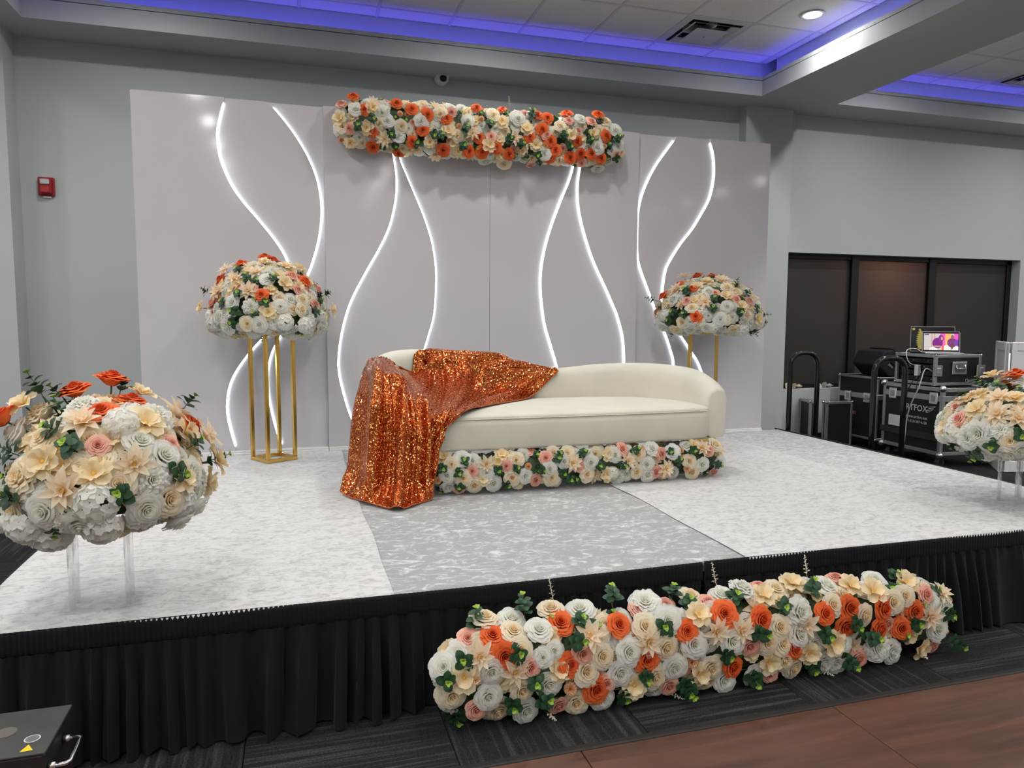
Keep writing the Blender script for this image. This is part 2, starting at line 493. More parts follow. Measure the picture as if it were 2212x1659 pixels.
# back wall with window opening
WX0, WX1, WZ0, WZ1 = 6.22, 9.66, 0.61, 2.14
mb = MB()
mb.box(XL, WX0, WY, WY+.2, 0, 4.1); mb.box(WX1, XR, WY, WY+.2, 0, 4.1)
mb.box(WX0, WX1, WY, WY+.2, 0, WZ0); mb.box(WX0, WX1, WY, WY+.2, WZ1, 4.1)
mb.build('wall_back', M_wall, kind='structure', label='grey-green painted wall behind the stage')
for nm, b in (('wall_left', (XL-.2, XL, YB, WY+.2, 0, 4.1)), ('wall_right', (XR, XR+.2, YB, WY+.2, 0, 4.1)),
              ('wall_front', (XL, XR, YB-.2, YB, 0, 4.1))):
    mb = MB(); mb.box(*b); mb.build(nm, M_wall, kind='structure')
mb = MB(); mb.box(5.59, 6.17, 1.375, WY+.01, 0, SOF+.02)
mb.build('trim_1', M_wall, kind='structure', label='shallow painted pilaster beside the window')
mb = MB(); mb.box(-2.1, -1.11, 1.25, WY+.01, 0, SOF+.02)
mb.build('trim_2', M_wall, kind='structure', label='deep painted pilaster at the fire alarm end of the wall')
mb = MB(); mb.box(-1.11, 5.59, WY-.012, WY, 0, .1); mb.box(6.17, XR, WY-.012, WY, 0, .1)
mb.build('baseboard_back', M_blackm, kind='structure')

# window: black frame, three shaded panes
WIN = empty('window_1', ((WX0+WX1)/2, WY+.125, WZ0), kind='structure', label='wide three-pane window with black frame and dark woven shades')
wl = WIN.location
def wbox(name, x0, x1, y0, y1, z0, z1, m, ch=0.004, parent=WIN):
    b = MB(); b.box(x0-wl.x, x1-wl.x, y0-wl.y, y1-wl.y, z0-wl.z, z1-wl.z, ch)
    return b.build(name, m, parent)
fy0, fy1 = WY+.11, WY+.18
M_frame = mat('window_frame_black', (0.006, 0.006, 0.007), 0.4)
wbox('frame_head', WX0, WX1, fy0, fy1, WZ1-.055, WZ1, M_frame)
wbox('frame_sill', WX0, WX1, fy0, fy1, WZ0, WZ0+.05, M_frame)
wbox('frame_jamb', WX0, WX0+.06, fy0, fy1, WZ0, WZ1, M_frame)
wbox('frame_jamb', WX1-.07, WX1, fy0, fy1, WZ0, WZ1, M_frame)
mull = [(7.215, 7.315), (8.345, 8.455)]
for a, b in mull: wbox('mullion', a, b, fy0-.015, fy1, WZ0, WZ1, M_frame)
def shade_mat():
    m = bpy.data.materials.new('woven_shade'); m.use_nodes = True
    nt = m.node_tree; b = nt.nodes['Principled BSDF']; out = nt.nodes['Material Output']
    tc = nt.nodes.new('ShaderNodeTexCoord')
    n = nt.nodes.new('ShaderNodeTexNoise'); n.inputs['Scale'].default_value = 3; n.inputs['Detail'].default_value = 6
    nt.links.new(tc.outputs['Object'], n.inputs['Vector'])
    cr = nt.nodes.new('ShaderNodeValToRGB')
    cr.color_ramp.elements[0].color = (0.046, 0.043, 0.040, 1); cr.color_ramp.elements[1].color = (0.064, 0.060, 0.056, 1)
    nt.links.new(n.outputs['Fac'], cr.inputs['Fac']); nt.links.new(cr.outputs[0], b.inputs['Base Color'])
    b.inputs['Roughness'].default_value = 0.5
    tr = nt.nodes.new('ShaderNodeBsdfTranslucent'); tr.inputs['Color'].default_value = (0.20, 0.16, 0.14, 1)
    ms = nt.nodes.new('ShaderNodeMixShader'); ms.inputs[0].default_value = 0.35
    nt.links.new(b.outputs[0], ms.inputs[1]); nt.links.new(tr.outputs[0], ms.inputs[2])
    nt.links.new(ms.outputs[0], out.inputs['Surface'])
    return m
M_shade = shade_mat()
M_glass = clear_mat('window_glass', (0.9, 0.92, 0.92), 0.0, 1.45)
for a, b in ((WX0+.06, mull[0][0]), (mull[0][1], mull[1][0]), (mull[1][1], WX1-.07)):
    wbox('roller_shade', a-.004, b+.004, WY+.135, WY+.139, WZ0+.05, WZ1-.055, M_shade, 0)
    wbox('pane', a, b, WY+.155, WY+.161, WZ0+.05, WZ1-.055, M_glass, 0)
# soffit lamp of the porch outside, over the middle pane
pl = empty('porch_lamp', (7.78, WY+.62, 2.16), label='warm porch lamp shining behind the shade of the middle pane', cat='lamp')
b = MB(); b.lathe([(.05, .06), (.075, .05), (.075, 0), (.06, -.005)], 20); b.build('housing', M_black, pl, True)
b = MB(); b.box(-.02, .02, -.42, 0, .03, .06, .003); b.build('wall_arm', M_black, pl)
b = MB(); b.lathe([(.055, -.004), (.05, -.02), (.02, -.03)], 20); b.build('lens', mat('porch_lens', (1, 1, 1), .5, emit=(1, .55, .25), estr=30), pl, True)
pd = bpy.data.lights.new('porch_bulb', 'POINT'); pd.energy = 180; pd.color = (1, .55, .34); pd.shadow_soft_size = .06
po = bpy.data.objects.new('porch_bulb', pd); COL.objects.link(po); po.parent = pl; po.location = (0, 0, -.12)

# ------------------------------------------------------------------ ceiling
CE = empty('ceiling', (2.3, -5, CEI), kind='structure', label='white tile ceiling with grey coffered bulkheads and blue cove light')
def cpart(mb_, name, m, **k):
    mb_.v = [(x-2.3, y+5, z-CEI) for x, y, z in mb_.v]
    return mb_.build(name, m, CE, **k)
LIP, UP = 3.81, 0.16
b = MB(); b.box(XL, XR, TY0, WY, SOF, 3.775); b.box(XL, XR, TY0+UP, WY, 3.775, CEI+.1)
for a, c in TRAY: b.box(a, c, TY0, TY0+.03, 3.77, LIP)
cpart(b, 'bulkhead', M_soff)
b = MB(); b.box(5.54, 6.45, TY1, TY0, SOF, 3.775); b.box(5.54+UP, 6.45-UP, TY1, TY0, 3.775, CEI+.1)
b.box(5.51+.03, 5.57, TY1, TY0, 3.77, LIP); b.box(6.42, 6.45, TY1, TY0, 3.77, LIP)
cpart(b, 'beam', M_soff)
b = MB(); b.box(-1.82, -.91, TY1, TY0, SOF, 3.775); b.box(-1.82+UP, -.91-UP, TY1, TY0, 3.775, CEI+.1); b.box(-.94, -.91, TY1, TY0, 3.77, LIP); b.box(-1.82, -1.79, TY1, TY0, 3.77, LIP)
cpart(b, 'beam', M_soff)
b = MB(); b.box(XL, -8.2, TY1, TY0, SOF, 3.775); b.box(XL, -8.2-UP, TY1, TY0, 3.775, CEI+.1); b.box(-8.23, -8.2, TY1, TY0, 3.77, LIP)
cpart(b, 'beam', M_soff)
b = MB(); b.box(12.9, XR, TY1, TY0, SOF, 3.775); b.box(12.9+UP, XR, TY1, TY0, 3.775, CEI+.1); b.box(12.9, 12.93, TY1, TY0, 3.77, LIP)
cpart(b, 'beam', M_soff)
b = MB(); b.box(XL, XR, YB, TY1, SOF, CEI+.1); cpart(b, 'bulkhead', M_soff)
b = MB(); b.box(XL, XR, YB, WY, CEI+.1, CEI+.2); cpart(b, 'deck_above', M_soff)
# tiles
tb = MB(); tb.box(-PITCH_T/2+.012, PITCH_T/2-.012, -PITCH_T/2+.012, PITCH_T/2-.012, -.002, .012, .004)
ctile = tb.mesh('ceiling_tile', M_tile)
bars = MB(); restt = MB()
GX, GY = 5.608, 1.0
VENTS = []
tile_count = 0
for ti, (a, c) in enumerate(TRAY):
    a2, c2 = a-UP, c+UP
    gx = (GX, 8.40+PITCH_T*7, -1.9)[ti]
    xs = []
    x = gx
    while x > a2+.02: x -= PITCH_T
    x += PITCH_T
    while x < c2-.02: xs.append(x); x += PITCH_T
    ys = []; y = GY
    while y > TY1+.02: ys.append(y); y -= PITCH_T
    xe = [a2]+xs+[c2]; ye = [TY0+UP]+ys+[TY1]
    for x in xs: bars.box(x-.012, x+.012, TY1, TY0+UP, CEI-.004, CEI+.006)
    for y in ys: bars.box(a2, c2, y-.012, y+.012, CEI-.0045, CEI+.006)
    for x0_, x1_ in zip(xe, xe[1:]):
        for y1_, y0_ in zip(ye, ye[1:]):
            full = abs(x1_-x0_-PITCH_T) < .01 and abs(y1_-y0_-PITCH_T) < .01
            cx, cy = (x0_+x1_)/2, (y0_+y1_)/2
            if ti < 2 and full and abs(cy-(GY-PITCH_T/2)) < .1 and (abs(cx-4.64) < .2 if ti == 0 else abs(cx-8.72) < .2):
                VENTS.append((cx, cy)); continue
            if full and y0_ > -1.8 and (ti == 0 or (ti == 1 and cx < 10)):
                put('ceiling_tile', ctile, CE, (cx-2.3, cy+5, 0)); tile_count += 1
            elif y0_ > -1.8 and (ti == 0 or (ti == 1 and cx < 10)):
                e = MB(); e.box(x0_+.012, x1_-.012, y0_+.012, y1_-.012, CEI-.002, CEI+.012, .003); cpart(e, 'ceiling_tile', M_tile)
            else:
                restt.box(x0_+.012, x1_-.012, y0_+.012, y1_-.012, CEI-.002, CEI+.012)
cpart(bars, 'grid_bars', M_grid)
cpart(restt, 'far_ceiling_tiles', M_tile, kind='stuff')
# blue strips lying in the coves
def cove(x0_, x1_, y0_, y1_):
    e = MB(); e.box(x0_, x1_, y0_, y1_, 3.775, 3.785); cpart(e, 'blue_light_strip', M_blue)
for a, c in TRAY:
    cove(a-.05, c+.05, TY0+.05, TY0+.062)
    cove(a-.062, a-.05, TY1, TY0+.05); cove(c+.05, c+.062, TY1, TY0+.05)

# ceiling diffusers
def vent(cx, cy, lab):
    V = empty('air_diffuser', (cx, cy, CEI), label=lab, cat='vent', group='square ceiling air diffusers')
    s = PITCH_T/2-.013
    def ring(name, o_, i_, z0_, z1_, m):
        e = MB()
        vs_ = []
        for (h, z) in ((o_, z0_), (i_, z1_), (i_-.004, z1_+.004), (o_-.004, z0_+.006)):
            vs_ += [(-h, -h, z), (h, -h, z), (h, h, z), (-h, h, z)]
        fs_ = []
        for k in range(4):
            for j in range(4):
                k2 = (k+1) % 4
                fs_.append((k*4+j, k*4+(j+1) % 4, k2*4+(j+1) % 4, k2*4+j))
        e.add(vs_, fs_)
        o = e.build(name, m, V); recalc(o.data); return o
    ring('outer_frame', s, s-.052, -.002, -.006, M_grid)
    ring('louvre', s-.075, s-.128, -.020, .006, M_grid)
    e = MB(); e.box(-s+.150, s-.150, -s+.150, s-.150, -.034, -.028, .002); e.build('centre_plate', M_grid, V)
    e = MB(); e.lathe([(.008, -.038), (.008, -.033)], 10); e.build('screw', M_alu, V)
    e = MB(); e.box(-s+.07, s-.07, -s+.07, s-.07, .06, .09); e.build('duct', M_blackm, V)
    e = MB(); e.box(-.006, .006, -s+.1, s-.1, -.016, .06); e.box(-s+.1, s-.1, -.006, .006, -.016, .06); e.build('bracket', M_grid, V)
vl = ['square white air diffuser in the ceiling bay over the stage', 'square white air diffuser in the ceiling bay over the window']
for k, (x, y) in enumerate(VENTS): vent(x, y, vl[k % 2])

# downlights
ring_mb = MB(); ring_mb.lathe([(.062, .012), (.098, -.002), (.104, -.006), (.10, -.010), (.075, -.006), (.066, .008)], 28)
ring_me = ring_mb.mesh('trim_ring', M_white, True)
lens_mb = MB(); lens_mb.lathe([(.073, -.002), (.072, -.006), (.03, -.010)], 28)
lens_me = lens_mb.mesh('lens', M_lens, True)
ld = bpy.data.lights.new('downlight_lamp', 'AREA'); ld.shape = 'DISK'; ld.size = .13; ld.energy = DOWNLIGHT_W; ld.color = DOWNLIGHT_COL
ld.spread = math.radians(165)
ld_beam = ld.copy(); ld_beam.energy = DOWNLIGHT_W*0.6
for ti, x_list in enumerate(((-0.02, 2.64, 5.30), (6.75, 9.40, 12.0), (-2.67, -5.32, -7.6))):
    for x in x_list:
        for k in range(10):
            y = 0.03-1.325*k
            if k % 2 and abs(x-5.30) < .01: continue
            D = empty('downlight', (x, y, CEI-.006), label='round recessed white downlight glowing in the ceiling tiles', cat='light', group='recessed ceiling downlights')
            put('trim_ring', ring_me, D); put('lens', lens_me, D)
            lo = bpy.data.objects.new('downlight_lamp', ld_beam if abs(x-5.30) < .01 else ld); COL.objects.link(lo); lo.parent = D; lo.location = (0, 0, -.02)
#==PART2==
# ================================================================== STAGE
SX0, SX1, SY0, SY1 = -0.04, 5.09, -2.945, 0.07
STG = empty('stage_platform', ((SX0+SX1)/2, (SY0+SY1)/2, 0), label='low portable stage platform with black deck edge under the velvet runners', cat='stage')
so = STG.location
dxs = np.linspace(SX0, SX1, 5); dys = np.linspace(SY0, SY1, 3)
for i in range(4):
    for j in range(2):
        e = MB(); e.box(dxs[i]+.001-so.x, dxs[i+1]-.001-so.x, dys[j]+.001-so.y, dys[j+1]-.001-so.y, ST-.10, ST-.004, .004)
        e.build('deck_panel', M_black, STG)
        for lx in (dxs[i]+.12, dxs[i+1]-.12):
            for ly in (dys[j]+.12, dys[j+1]-.12):
                e = MB(); e.tube([(lx-so.x, ly-so.y, 0), (lx-so.x, ly-so.y, ST-.1)], .02, 8); e.build('leg', M_alu, STG, True)

def runner(x0, x1, y0, y1, z, m, label, seed, ragged=0.0, drop=True):
    rs = np.random.RandomState(seed)
    nx, ny = 44, 90
    ph = rs.rand(12)*6.28
    X = np.linspace(x0, x1, nx); Y = np.linspace(y0, y1, ny)
    P = []
    for i, x in enumerate(X):
        row = []
        if drop:
            row.append((x, y0-.004, z-.03))
        for j, y in enumerate(Y):
            xx = x
            if i == 0: xx += ragged*(math.sin(3.1*y+ph[0])+.5*math.sin(8.3*y+ph[1]))
            if i == nx-1: xx += ragged*(math.sin(2.7*y+ph[2])+.5*math.sin(9.1*y+ph[3]))
            h = .0004*(math.sin(7*x+2.3*y+ph[4])+math.sin(3*x-5*y+ph[5])+math.sin(11*y+4*x+ph[6]))
            ed = min(1, min(j, ny-1-j)/3+.0)
            row.append((xx, y+.004*math.sin(5*x+ph[7]), z+.003+h*ed))
        P.append(row)
    e = MB(); c = Vector(((x0+x1)/2, (y0+y1)/2, z))
    P = [[(q[0]-c.x, q[1]-c.y, q[2]-c.z) for q in r] for r in P]
    e.grid(P)
    bot = [[(q[0], q[1], q[2]-.0025) for q in r] for r in P]
    n0 = len(e.v); e.grid(bot)
    nv = len(P[0])
    e.f += [tuple((k*nv, (k+1)*nv, n0+(k+1)*nv, n0+k*nv)) for k in range(nx-1)]; e.mi += [0]*(nx-1)
    o = e.build('velvet_runner', m, loc=c, smooth=True, label=label, cat='fabric', group='velvet runners on the stage')
    recalc(o.data)
    return o
runner(SX0-.012, 1.30, SY0-.012, SY1-.135, ST+.006, M_velw, 'white crushed velvet runner under the gold stand next to the clear stand', 3, .006)
runner(1.22, 2.82, SY0-.004, SY1-.135, ST+.001, M_velg, 'silver grey crushed velvet runner under the draped end of the sofa', 4, .006)
runner(2.745, 4.38, SY0-.012, SY1-.135, ST+.006, M_velw, 'white crushed velvet runner beside the silver one under the sofa', 5, .008)
runner(4.26, SX1+.012, SY0-.006, SY1-.06, ST+.001, M_velr, 'pale crushed velvet runner along the stage edge by the handrails', 6, .010)

# skirts: waistband with fine ribs, pleated cloth below
def skirt(p0, p1, nrm, label, seed, side=False):
    p0 = Vector(p0); p1 = Vector(p1); L = (p1-p0).length; d = (p1-p0)/L; nrm = Vector(nrm)
    S = empty('stage_skirt', (p0+p1)/2, label=label, cat='stage skirt', group='pleated black stage skirts')
    c = S.location
    rs = np.random.RandomState(seed)
    ns = int(L*190)
    ss = np.linspace(0, L, ns)
    # pleat phase runs unevenly
    base = np.cumsum(1+.34*np.sin(ss*9.1+rs.rand()*6)+.25*np.sin(ss*23+rs.rand()*6)+.2*np.sin(ss*4.3+rs.rand()*6))
    base = base/base[-1]*L/0.074*2*PI
    amp = .75+.35*np.sin(ss*5.3+rs.rand()*6)+.25*np.sin(ss*13.7+rs.rand()*6)
    fine = np.sin(base*3.1+1.0)
    sway = np.sin(ss*3.7+rs.rand()*6)*.5+np.sin(ss*8.9+rs.rand()*6)*.5
    zs = [ST-.062, ST-.072, ST-.085, ST-.11, ST-.15, ST-.20, ST-.26, ST-.32, ST-.37, ST-.40, .004]
    P = []
    for i, s in enumerate(ss):
        row = []
        for z in zs:
            t = (ST-.062-z)/(ST-.062)
            gx = p0.x+d.x*s
            pr = 0.0 if side else max(0, min(1, (gx-1.25)/.2))*max(0, min(1, (3.85-gx)/.2))   # cloth pressed back by the garland
            sq = .30 if side else 1-.55*pr
            a = .005+.034*min(1, t*2.0)*amp[i]*sq
            off = a*math.sin(base[i]+.9*t*math.sin(base[i]*.37+seed))+.004*fine[i]*max(0, 1-t*3)
            out = (.006 if side else .018)+off+(0 if side else .045*(1-.75*pr))*t
            lat = .018*t*sway[i]+.010*min(1, t*2)*math.cos(base[i]*2)*amp[i]
            q = p0+d*(s+lat)+nrm*out
            row.append((q.x-c.x, q.y-c.y, (z if z > .01 else .004+.010*(.5+.5*math.sin(base[i]*.5)))-c.z))
        P.append(row)
    e = MB(); e.grid(P); e.build('pleated_cloth', M_skirt, S, True)
    e = MB(); nb = int(L*240)
    P = []
    for i in range(nb):
        s = L*i/(nb-1); rib = .0022*math.sin(s*2*PI/.0155)
        wv = .003*math.sin(s*2.1+seed)
        row = []
        for (z, o_) in ((ST+.006, .004), (ST+.010, .014), (ST-.004, .019), (ST-.05, .020), (ST-.064, .018), (ST-.066, .010)):
            q = p0+d*s+nrm*(o_+rib*(1 if o_ > .01 else 0))
            row.append((q.x-c.x, q.y-c.y, z+wv+rib*.4-c.z))
        P.append(row)
    e.grid(P); e.build('waistband', M_skirt, S, True)
skirt((SX0, SY0, 0), (2.53, SY0, 0), (0, -1, 0), 'pleated black stage skirt behind the black machine with a chrome handle', 1)
skirt((2.535, SY0, 0), (SX1, SY0, 0), (0, -1, 0), 'pleated black stage skirt behind the orange end of the floor garland', 2)
skirt((SX1, SY0, 0), (SX1, SY1, 0), (1, 0, 0), 'pleated black stage skirt on the stage end facing the flight cases', 3, True)
skirt((SX0, SY1, 0), (SX0, SY0, 0), (-1, 0, 0), 'pleated black stage skirt on the stage end below the clear stand', 4)

# ================================================================== BACKDROP
PW = 1.22; BZ0 = ST+.035; BZ1 = 2.87
curves = {
 'C1': '485,213 476,242 469,276 468,301 473,338 484,370 501,405 526,440 558,477 588,514 608,543 620,568 632,600 632,630 610,680 563,733 538,761 510,800 495,833 489,871 491,902 500,940 510,971',
 'C2': '580,223 593,237 618,267 642,301 665,341 682,383 692,427 694,462 690,499 682,536 669,578 655,606 645,632 632,680 604,727 585,764 576,811 578,852 588,902 600,943 611,964',
 'D1': '836,240 842,300 849,347 854,388 852,432 839,489 817,537 792,581 763,635 747,675 735,724 729,771 731,811 745,868 760,909 776,934 792,959',
 'D2': '850,245 856,300 863,343 877,378 896,423 915,470 931,521 939,571 940,619 936,679 924,725 915,755 902,800 896,850 902,910 914,954',
 'E1': '1252,270 1248,310 1243,347 1232,388 1213,435 1194,486 1179,537 1171,584 1170,628 1175,679 1181,710 1194,754 1205,793 1214,850 1214,900 1202,942',
 'E2': '1263,272 1258,315 1254,356 1248,400 1250,451 1263,508 1282,565 1308,622 1330,673 1335,688 1345,729 1348,783 1346,850 1338,900 1328,936',
 'F1': '1461,299 1442,325 1420,356 1401,391 1386,430 1376,471 1373,509 1376,546 1384,577 1397,613 1409,645 1422,680 1441,726 1452,761 1457,783 1458,850 1452,928',
 'F2': '1531,302 1539,331 1542,362 1540,395 1531,432 1514,464 1494,497 1471,526 1451,557 1438,583 1432,616 1431,645 1438,680 1473,729 1489,754 1504,776 1514,800 1535,860 1542,924',
}
def parse(s): return [tuple(float(a) for a in q.split(',')) for q in s.split()]
def curve_fn(key, nz=70):
    pts = [at(u, v, 1, -.018) for u, v in parse(curves[key])]
    P = catmull([(p.x, p.z) for p in pts], 400)
    zz = np.array([q[1] for q in P]); xx = np.array([q[0] for q in P])
    o = np.argsort(zz); zz = zz[o]; xx = xx[o]
    Z = np.linspace(BZ0, BZ1, nz)
    return Z, np.interp(Z, zz, xx)
plab = ['glossy lilac-grey backdrop panel with twisting light lines, at the fire alarm end',
        'glossy lilac-grey backdrop panel with vase-shaped light lines behind the orange throw',
        'glossy lilac-grey backdrop panel with vase-shaped light lines behind the uncovered half of the sofa',
        'glossy lilac-grey backdrop panel with twisting light lines, at the window end']
M_gap = mat('panel_edge_grey', (0.40, 0.39, 0.40), 0.5)
for k, (ka, kb) in enumerate((('C1', 'C2'), ('D1', 'D2'), ('E1', 'E2'), ('F1', 'F2'))):
    xa, xb = k*PW+.0012, (k+1)*PW-.0012
    B = empty('backdrop_panel', ((xa+xb)/2, 0, ST+.004), label=plab[k], cat='backdrop', group='backdrop panels with curved light lines')
    bo = B.location
    Z, A1 = curve_fn(ka); _, A2 = curve_fn(kb)
    sp_ = lambda q: np.log1p(np.exp(q/.012))*.012
    A1 = xa+.013+sp_(A1-xa-.013); A2 = xb-.013-sp_(xb-.013-A2)
    mid = (A1+A2)/2; gap = np.maximum((A2-A1)/2, .008)
    A1 = mid-gap; A2 = mid+gap
    depth = [-.040, -.020, 0.0] if k < 2 else [0.0, -.020, -.040]
    zero = np.zeros_like(Z)
    for nm, L_, Rr, yf in (('face_board', zero+xa, A1, depth[0]), ('wave_board', A1, A2, depth[1]), ('face_board', A2, zero+xb, depth[2])):
        e = MB()
        e.grid([[(l-bo.x, yf, z-bo.z), (r-bo.x, yf, z-bo.z), (r-bo.x, .022, z-bo.z), (l-bo.x, .022, z-bo.z), (l-bo.x, yf, z-bo.z)] for l, r, z in zip(L_, Rr, Z)])
        nq = len(Z)-1
        e.f += [(0, 1, 2, 3), (nq*5+3, nq*5+2, nq*5+1, nq*5)]; e.mi += [0, 0]
        o = e.build(nm, M_panel, B); recalc(o.data)
    # light strips lie in the lower corner of each step
    for Ac, lo_side, yf in ((A1, 1 if k < 2 else -1, max(depth[0], depth[1])), (A2, 1 if k < 2 else -1, max(depth[1], depth[2]))):
        e = MB(); zz = Z[1:-1]
        e.tube([(x+lo_side*.0042-bo.x, yf-.0045, z-bo.z) for x, z in zip(Ac[1:-1], zz)], .0042, 8)
        e.build('light_strip', M_led, B, True)
    e = MB()
    e.box(xa-bo.x, xb-bo.x, -.066, .03, 0, .019, .003); e.build('plinth', M_white, B)
    e = MB()
    e.box(xa-bo.x, xb-bo.x, -.054, .03, .0192, BZ0-bo.z, .003); e.build('plinth_moulding', M_white, B)
    e = MB()
    for xs_ in (xa+.1, xb-.1): e.box(xs_-.02-bo.x, xs_+.02-bo.x, .022, .05, 0, BZ1-.1-bo.z)
    e.build('rear_batten', M_gap, B)

# ================================================================== SOFA
SOFC = Vector((2.485, -1.15, ST))
SF = empty('sofa', SOFC, label='cream velvet curved sofa with a wavy wraparound back', cat='sofa')
upath = [(3.485, -1.53), (3.50, -1.40), (3.495, -1.22), (3.42, -1.02), (3.25, -.865), (3.0, -.79), (2.7, -.765), (2.4, -.755), (2.1, -.755),
         (1.85, -.765), (1.64, -.83), (1.51, -.98), (1.465, -1.18), (1.465, -1.38), (1.485, -1.53)]
uh = [.965, 1.02, 1.065, 1.085, 1.09, 1.08, 1.055, 1.065, 1.12, 1.185, 1.19, 1.165, 1.14, 1.12, 1.09]
NU = 110
UP_ = catmull([(x, y, h) for (x, y), h in zip(upath, uh)], NU)
TW = .065
SB = .665    # underside height
P = []
for i, q in enumerate(UP_):
    a = UP_[max(i-1, 0)]; b = UP_[min(i+1, NU-1)]
    t = Vector((b[0]-a[0], b[1]-a[1], 0)).normalized()
    nrm = Vector((-t.y, t.x, 0))      # path runs right->back->left: left normal points inward/front
    h = q[2]
    prof = [(-.75, SB+.0), (-.98, SB+.02), (-1.0, SB+.08), (-1.08, h-.16), (-1.06, h-.06), (-.85, h-.018), (-.4, h), (.1, h-.002), (.6, h-.02), (.92, h-.055), (1.0, h-.11), (1.0, .82), (1.0, SB+.02), (.75, SB), (-.75, SB)]
    P.append([(q[0]+nrm.x*TW*o_-SOFC.x, q[1]+nrm.y*TW*o_-SOFC.y, z-SOFC.z) for o_, z in prof])
e = MB(); e.grid(P)
e.f.append(tuple(range(14))); e.mi.append(0); nv = 15; e.f.append(tuple((NU-1)*nv+j for j in range(14))[::-1]); e.mi.append(0)
bk = e.build('backrest', M_sofa, SF, True); recalc(bk.data)
bv = bk.modifiers.new('bevel', 'BEVEL'); bv.width = .022; bv.segments = 3; bv.limit_method = 'ANGLE'; bv.angle_limit = math.radians(55)
# seat outline = inner path + bulging front
inner = []
for i, q in enumerate(UP_):
    a = UP_[max(i-1, 0)]; b = UP_[min(i+1, NU-1)]
    t = Vector((b[0]-a[0], b[1]-a[1], 0)).normalized()
    inner.append((q[0]-t.y*TW*.8, q[1]+t.x*TW*.8))
front = []
xl, xr = inner[-1][0], inner[0][0]
for k in range(1, 40):
    f = k/40; x = xl+(xr-xl)*f
    front.append((x, -1.560-.035*math.sin(PI*f)**.6))
outline = inner+front
cx_, cy_ = 2.47, -1.2
def slab(levels, name, m):
    rows = []
    for ins, z in levels:
        rows.append([(cx_+(x-cx_)*(1-ins*.55)-SOFC.x, cy_+(y-cy_)*(1-ins)-SOFC.y, z-SOFC.z) for x, y in outline])
    rows = [list(r)+[r[0]] for r in rows]
    e = MB(); e.grid(rows)
    n_ = len(rows[0])
    e.add([(cx_-SOFC.x, cy_-SOFC.y, levels[-1][1]+.004-SOFC.z), (cx_-SOFC.x, cy_-SOFC.y, levels[0][1]-SOFC.z)], [])
    ct, cb = len(e.v)-2, len(e.v)-1; lr = (len(rows)-1)*n_
    for j in range(n_-1):
        e.f.append((lr+j, lr+j+1, ct)); e.f.append((j+1, j, cb)); e.mi += [0, 0]
    o = e.build(name, m, SF, True); recalc(o.data); return o
SEAT = .868
slab([(.10, SB-.005), (.02, SB), (0, SB+.015), (0, .80), (0, .838)], 'seat_base', M_sofa)
slab([(.012, .834), (.0, .842), (.01, .852), (.04, .860), (.12, .865), (.3, SEAT), (.6, SEAT+.003)], 'seat_cushion', M_sofa)
e = MB()
e.tube([(x-SOFC.x, y-.0015-SOFC.y, .839-SOFC.z) for x, y in [(xl+.005, -1.556)]+front+[(xr-.005, -1.556)]], .0035, 6)
e.build('piping', M_sofa, SF, True)
for lx, ly in ((1.66, -1.22), (3.28, -1.22), (1.74, -.9), (3.2, -.92)):
    e = MB(); e.tube([(lx-SOFC.x, ly-SOFC.y, .008), (lx-SOFC.x, ly-SOFC.y, SB+.01-SOFC.z)], [.018, .026], 12); e.build('leg', M_gold, SF, True)

# ================================================================== SEQUIN THROW
SG = 'S'
stations = [
 [(800,776,-1.05),(795,790,-1.10),(787,850,-1.20),(778,910,-1.25),(772,970,-1.28),(766,1015,-1.30),(737,1064,SG)],
 [(806,774,-1.15),(803,800,-1.38),(800,850,-1.47),(795,920,-1.52),(790,985,-1.54),(780,1035,-1.54),(757,1074,SG)],
 [(816,772,-1.25),(818,803,-1.52),(818,860,-1.62),(815,920,-1.64),(812,985,-1.645),(806,1040,-1.65),(788,1083,SG)],
 [(828,773,-1.28),(838,808,-1.54),(842,865,-1.64),(841,930,-1.67),(838,990,-1.68),(835,1045,-1.69),(822,1092,SG)],
 [(838,776,-1.24),(858,812,-1.45),(868,860,-1.62),(868,930,-1.69),(866,990,-1.71),(864,1050,-1.73),(858,1098,SG)],
 [(850,786,-1.15),(876,820,-1.36),(890,860,-1.58),(896,925,-1.67),(896,990,-1.69),(894,1045,-1.69),(892,1090,SG)],
 [(865,796,-1.05),(892,826,-1.25),(910,858,-1.48),(924,905,-1.64),(922,975,-1.67),(920,1035,-1.67),(930,1074,SG)],
 [(885,803,-.95),(908,828,-1.12),(928,858,-1.36),(945,893,-1.61),(948,930,-1.64),(942,975,-1.66),(944,1014,-1.65)],
 [(906,806,-.86),(930,828,-1.02),(952,855,-1.26),(968,878,-1.50),(972,897,-1.60),(966,916,-1.625),(956,938,-1.625)],
 [(924,792,-.83),(955,815,-.92),(980,845,-1.14),(996,865,-1.36),(1000,877,-1.50),(1002,885,-1.58),(1000,891,-1.61)],
 [(939,772,-.80),(975,792,-.85),(1008,820,-.88),(1034,848,-.98),(1042,861,-1.12),(1045,869,-1.25),(1046,876,-1.36)],
 [(957,758,-.755),(1000,773,-.80),(1045,797,-.835),(1085,828,-.85),(1105,847,-.88),(1118,857,-.96),(1131,862,-1.03)],
 [(1040,766,-.755),(1070,781,-.80),(1095,800,-.835),(1120,822,-.84),(1138,838,-.845),(1150,847,-.85),(1160,846,-.86)],
 [(1120,780,-.755),(1138,790,-.80),(1152,802,-.82),(1164,813,-.835),(1171,820,-.84),(1177,826,-.845),(1182,825,-.845)],
 [(1200,796,-.755),(1202,797,-.78),(1203,798,-.80),(1204,799,-.81),(1205,800,-.82),(1206,800,-.825),(1207,801,-.83)],
]
NSs, NVs = 210, 120
ctrl = []
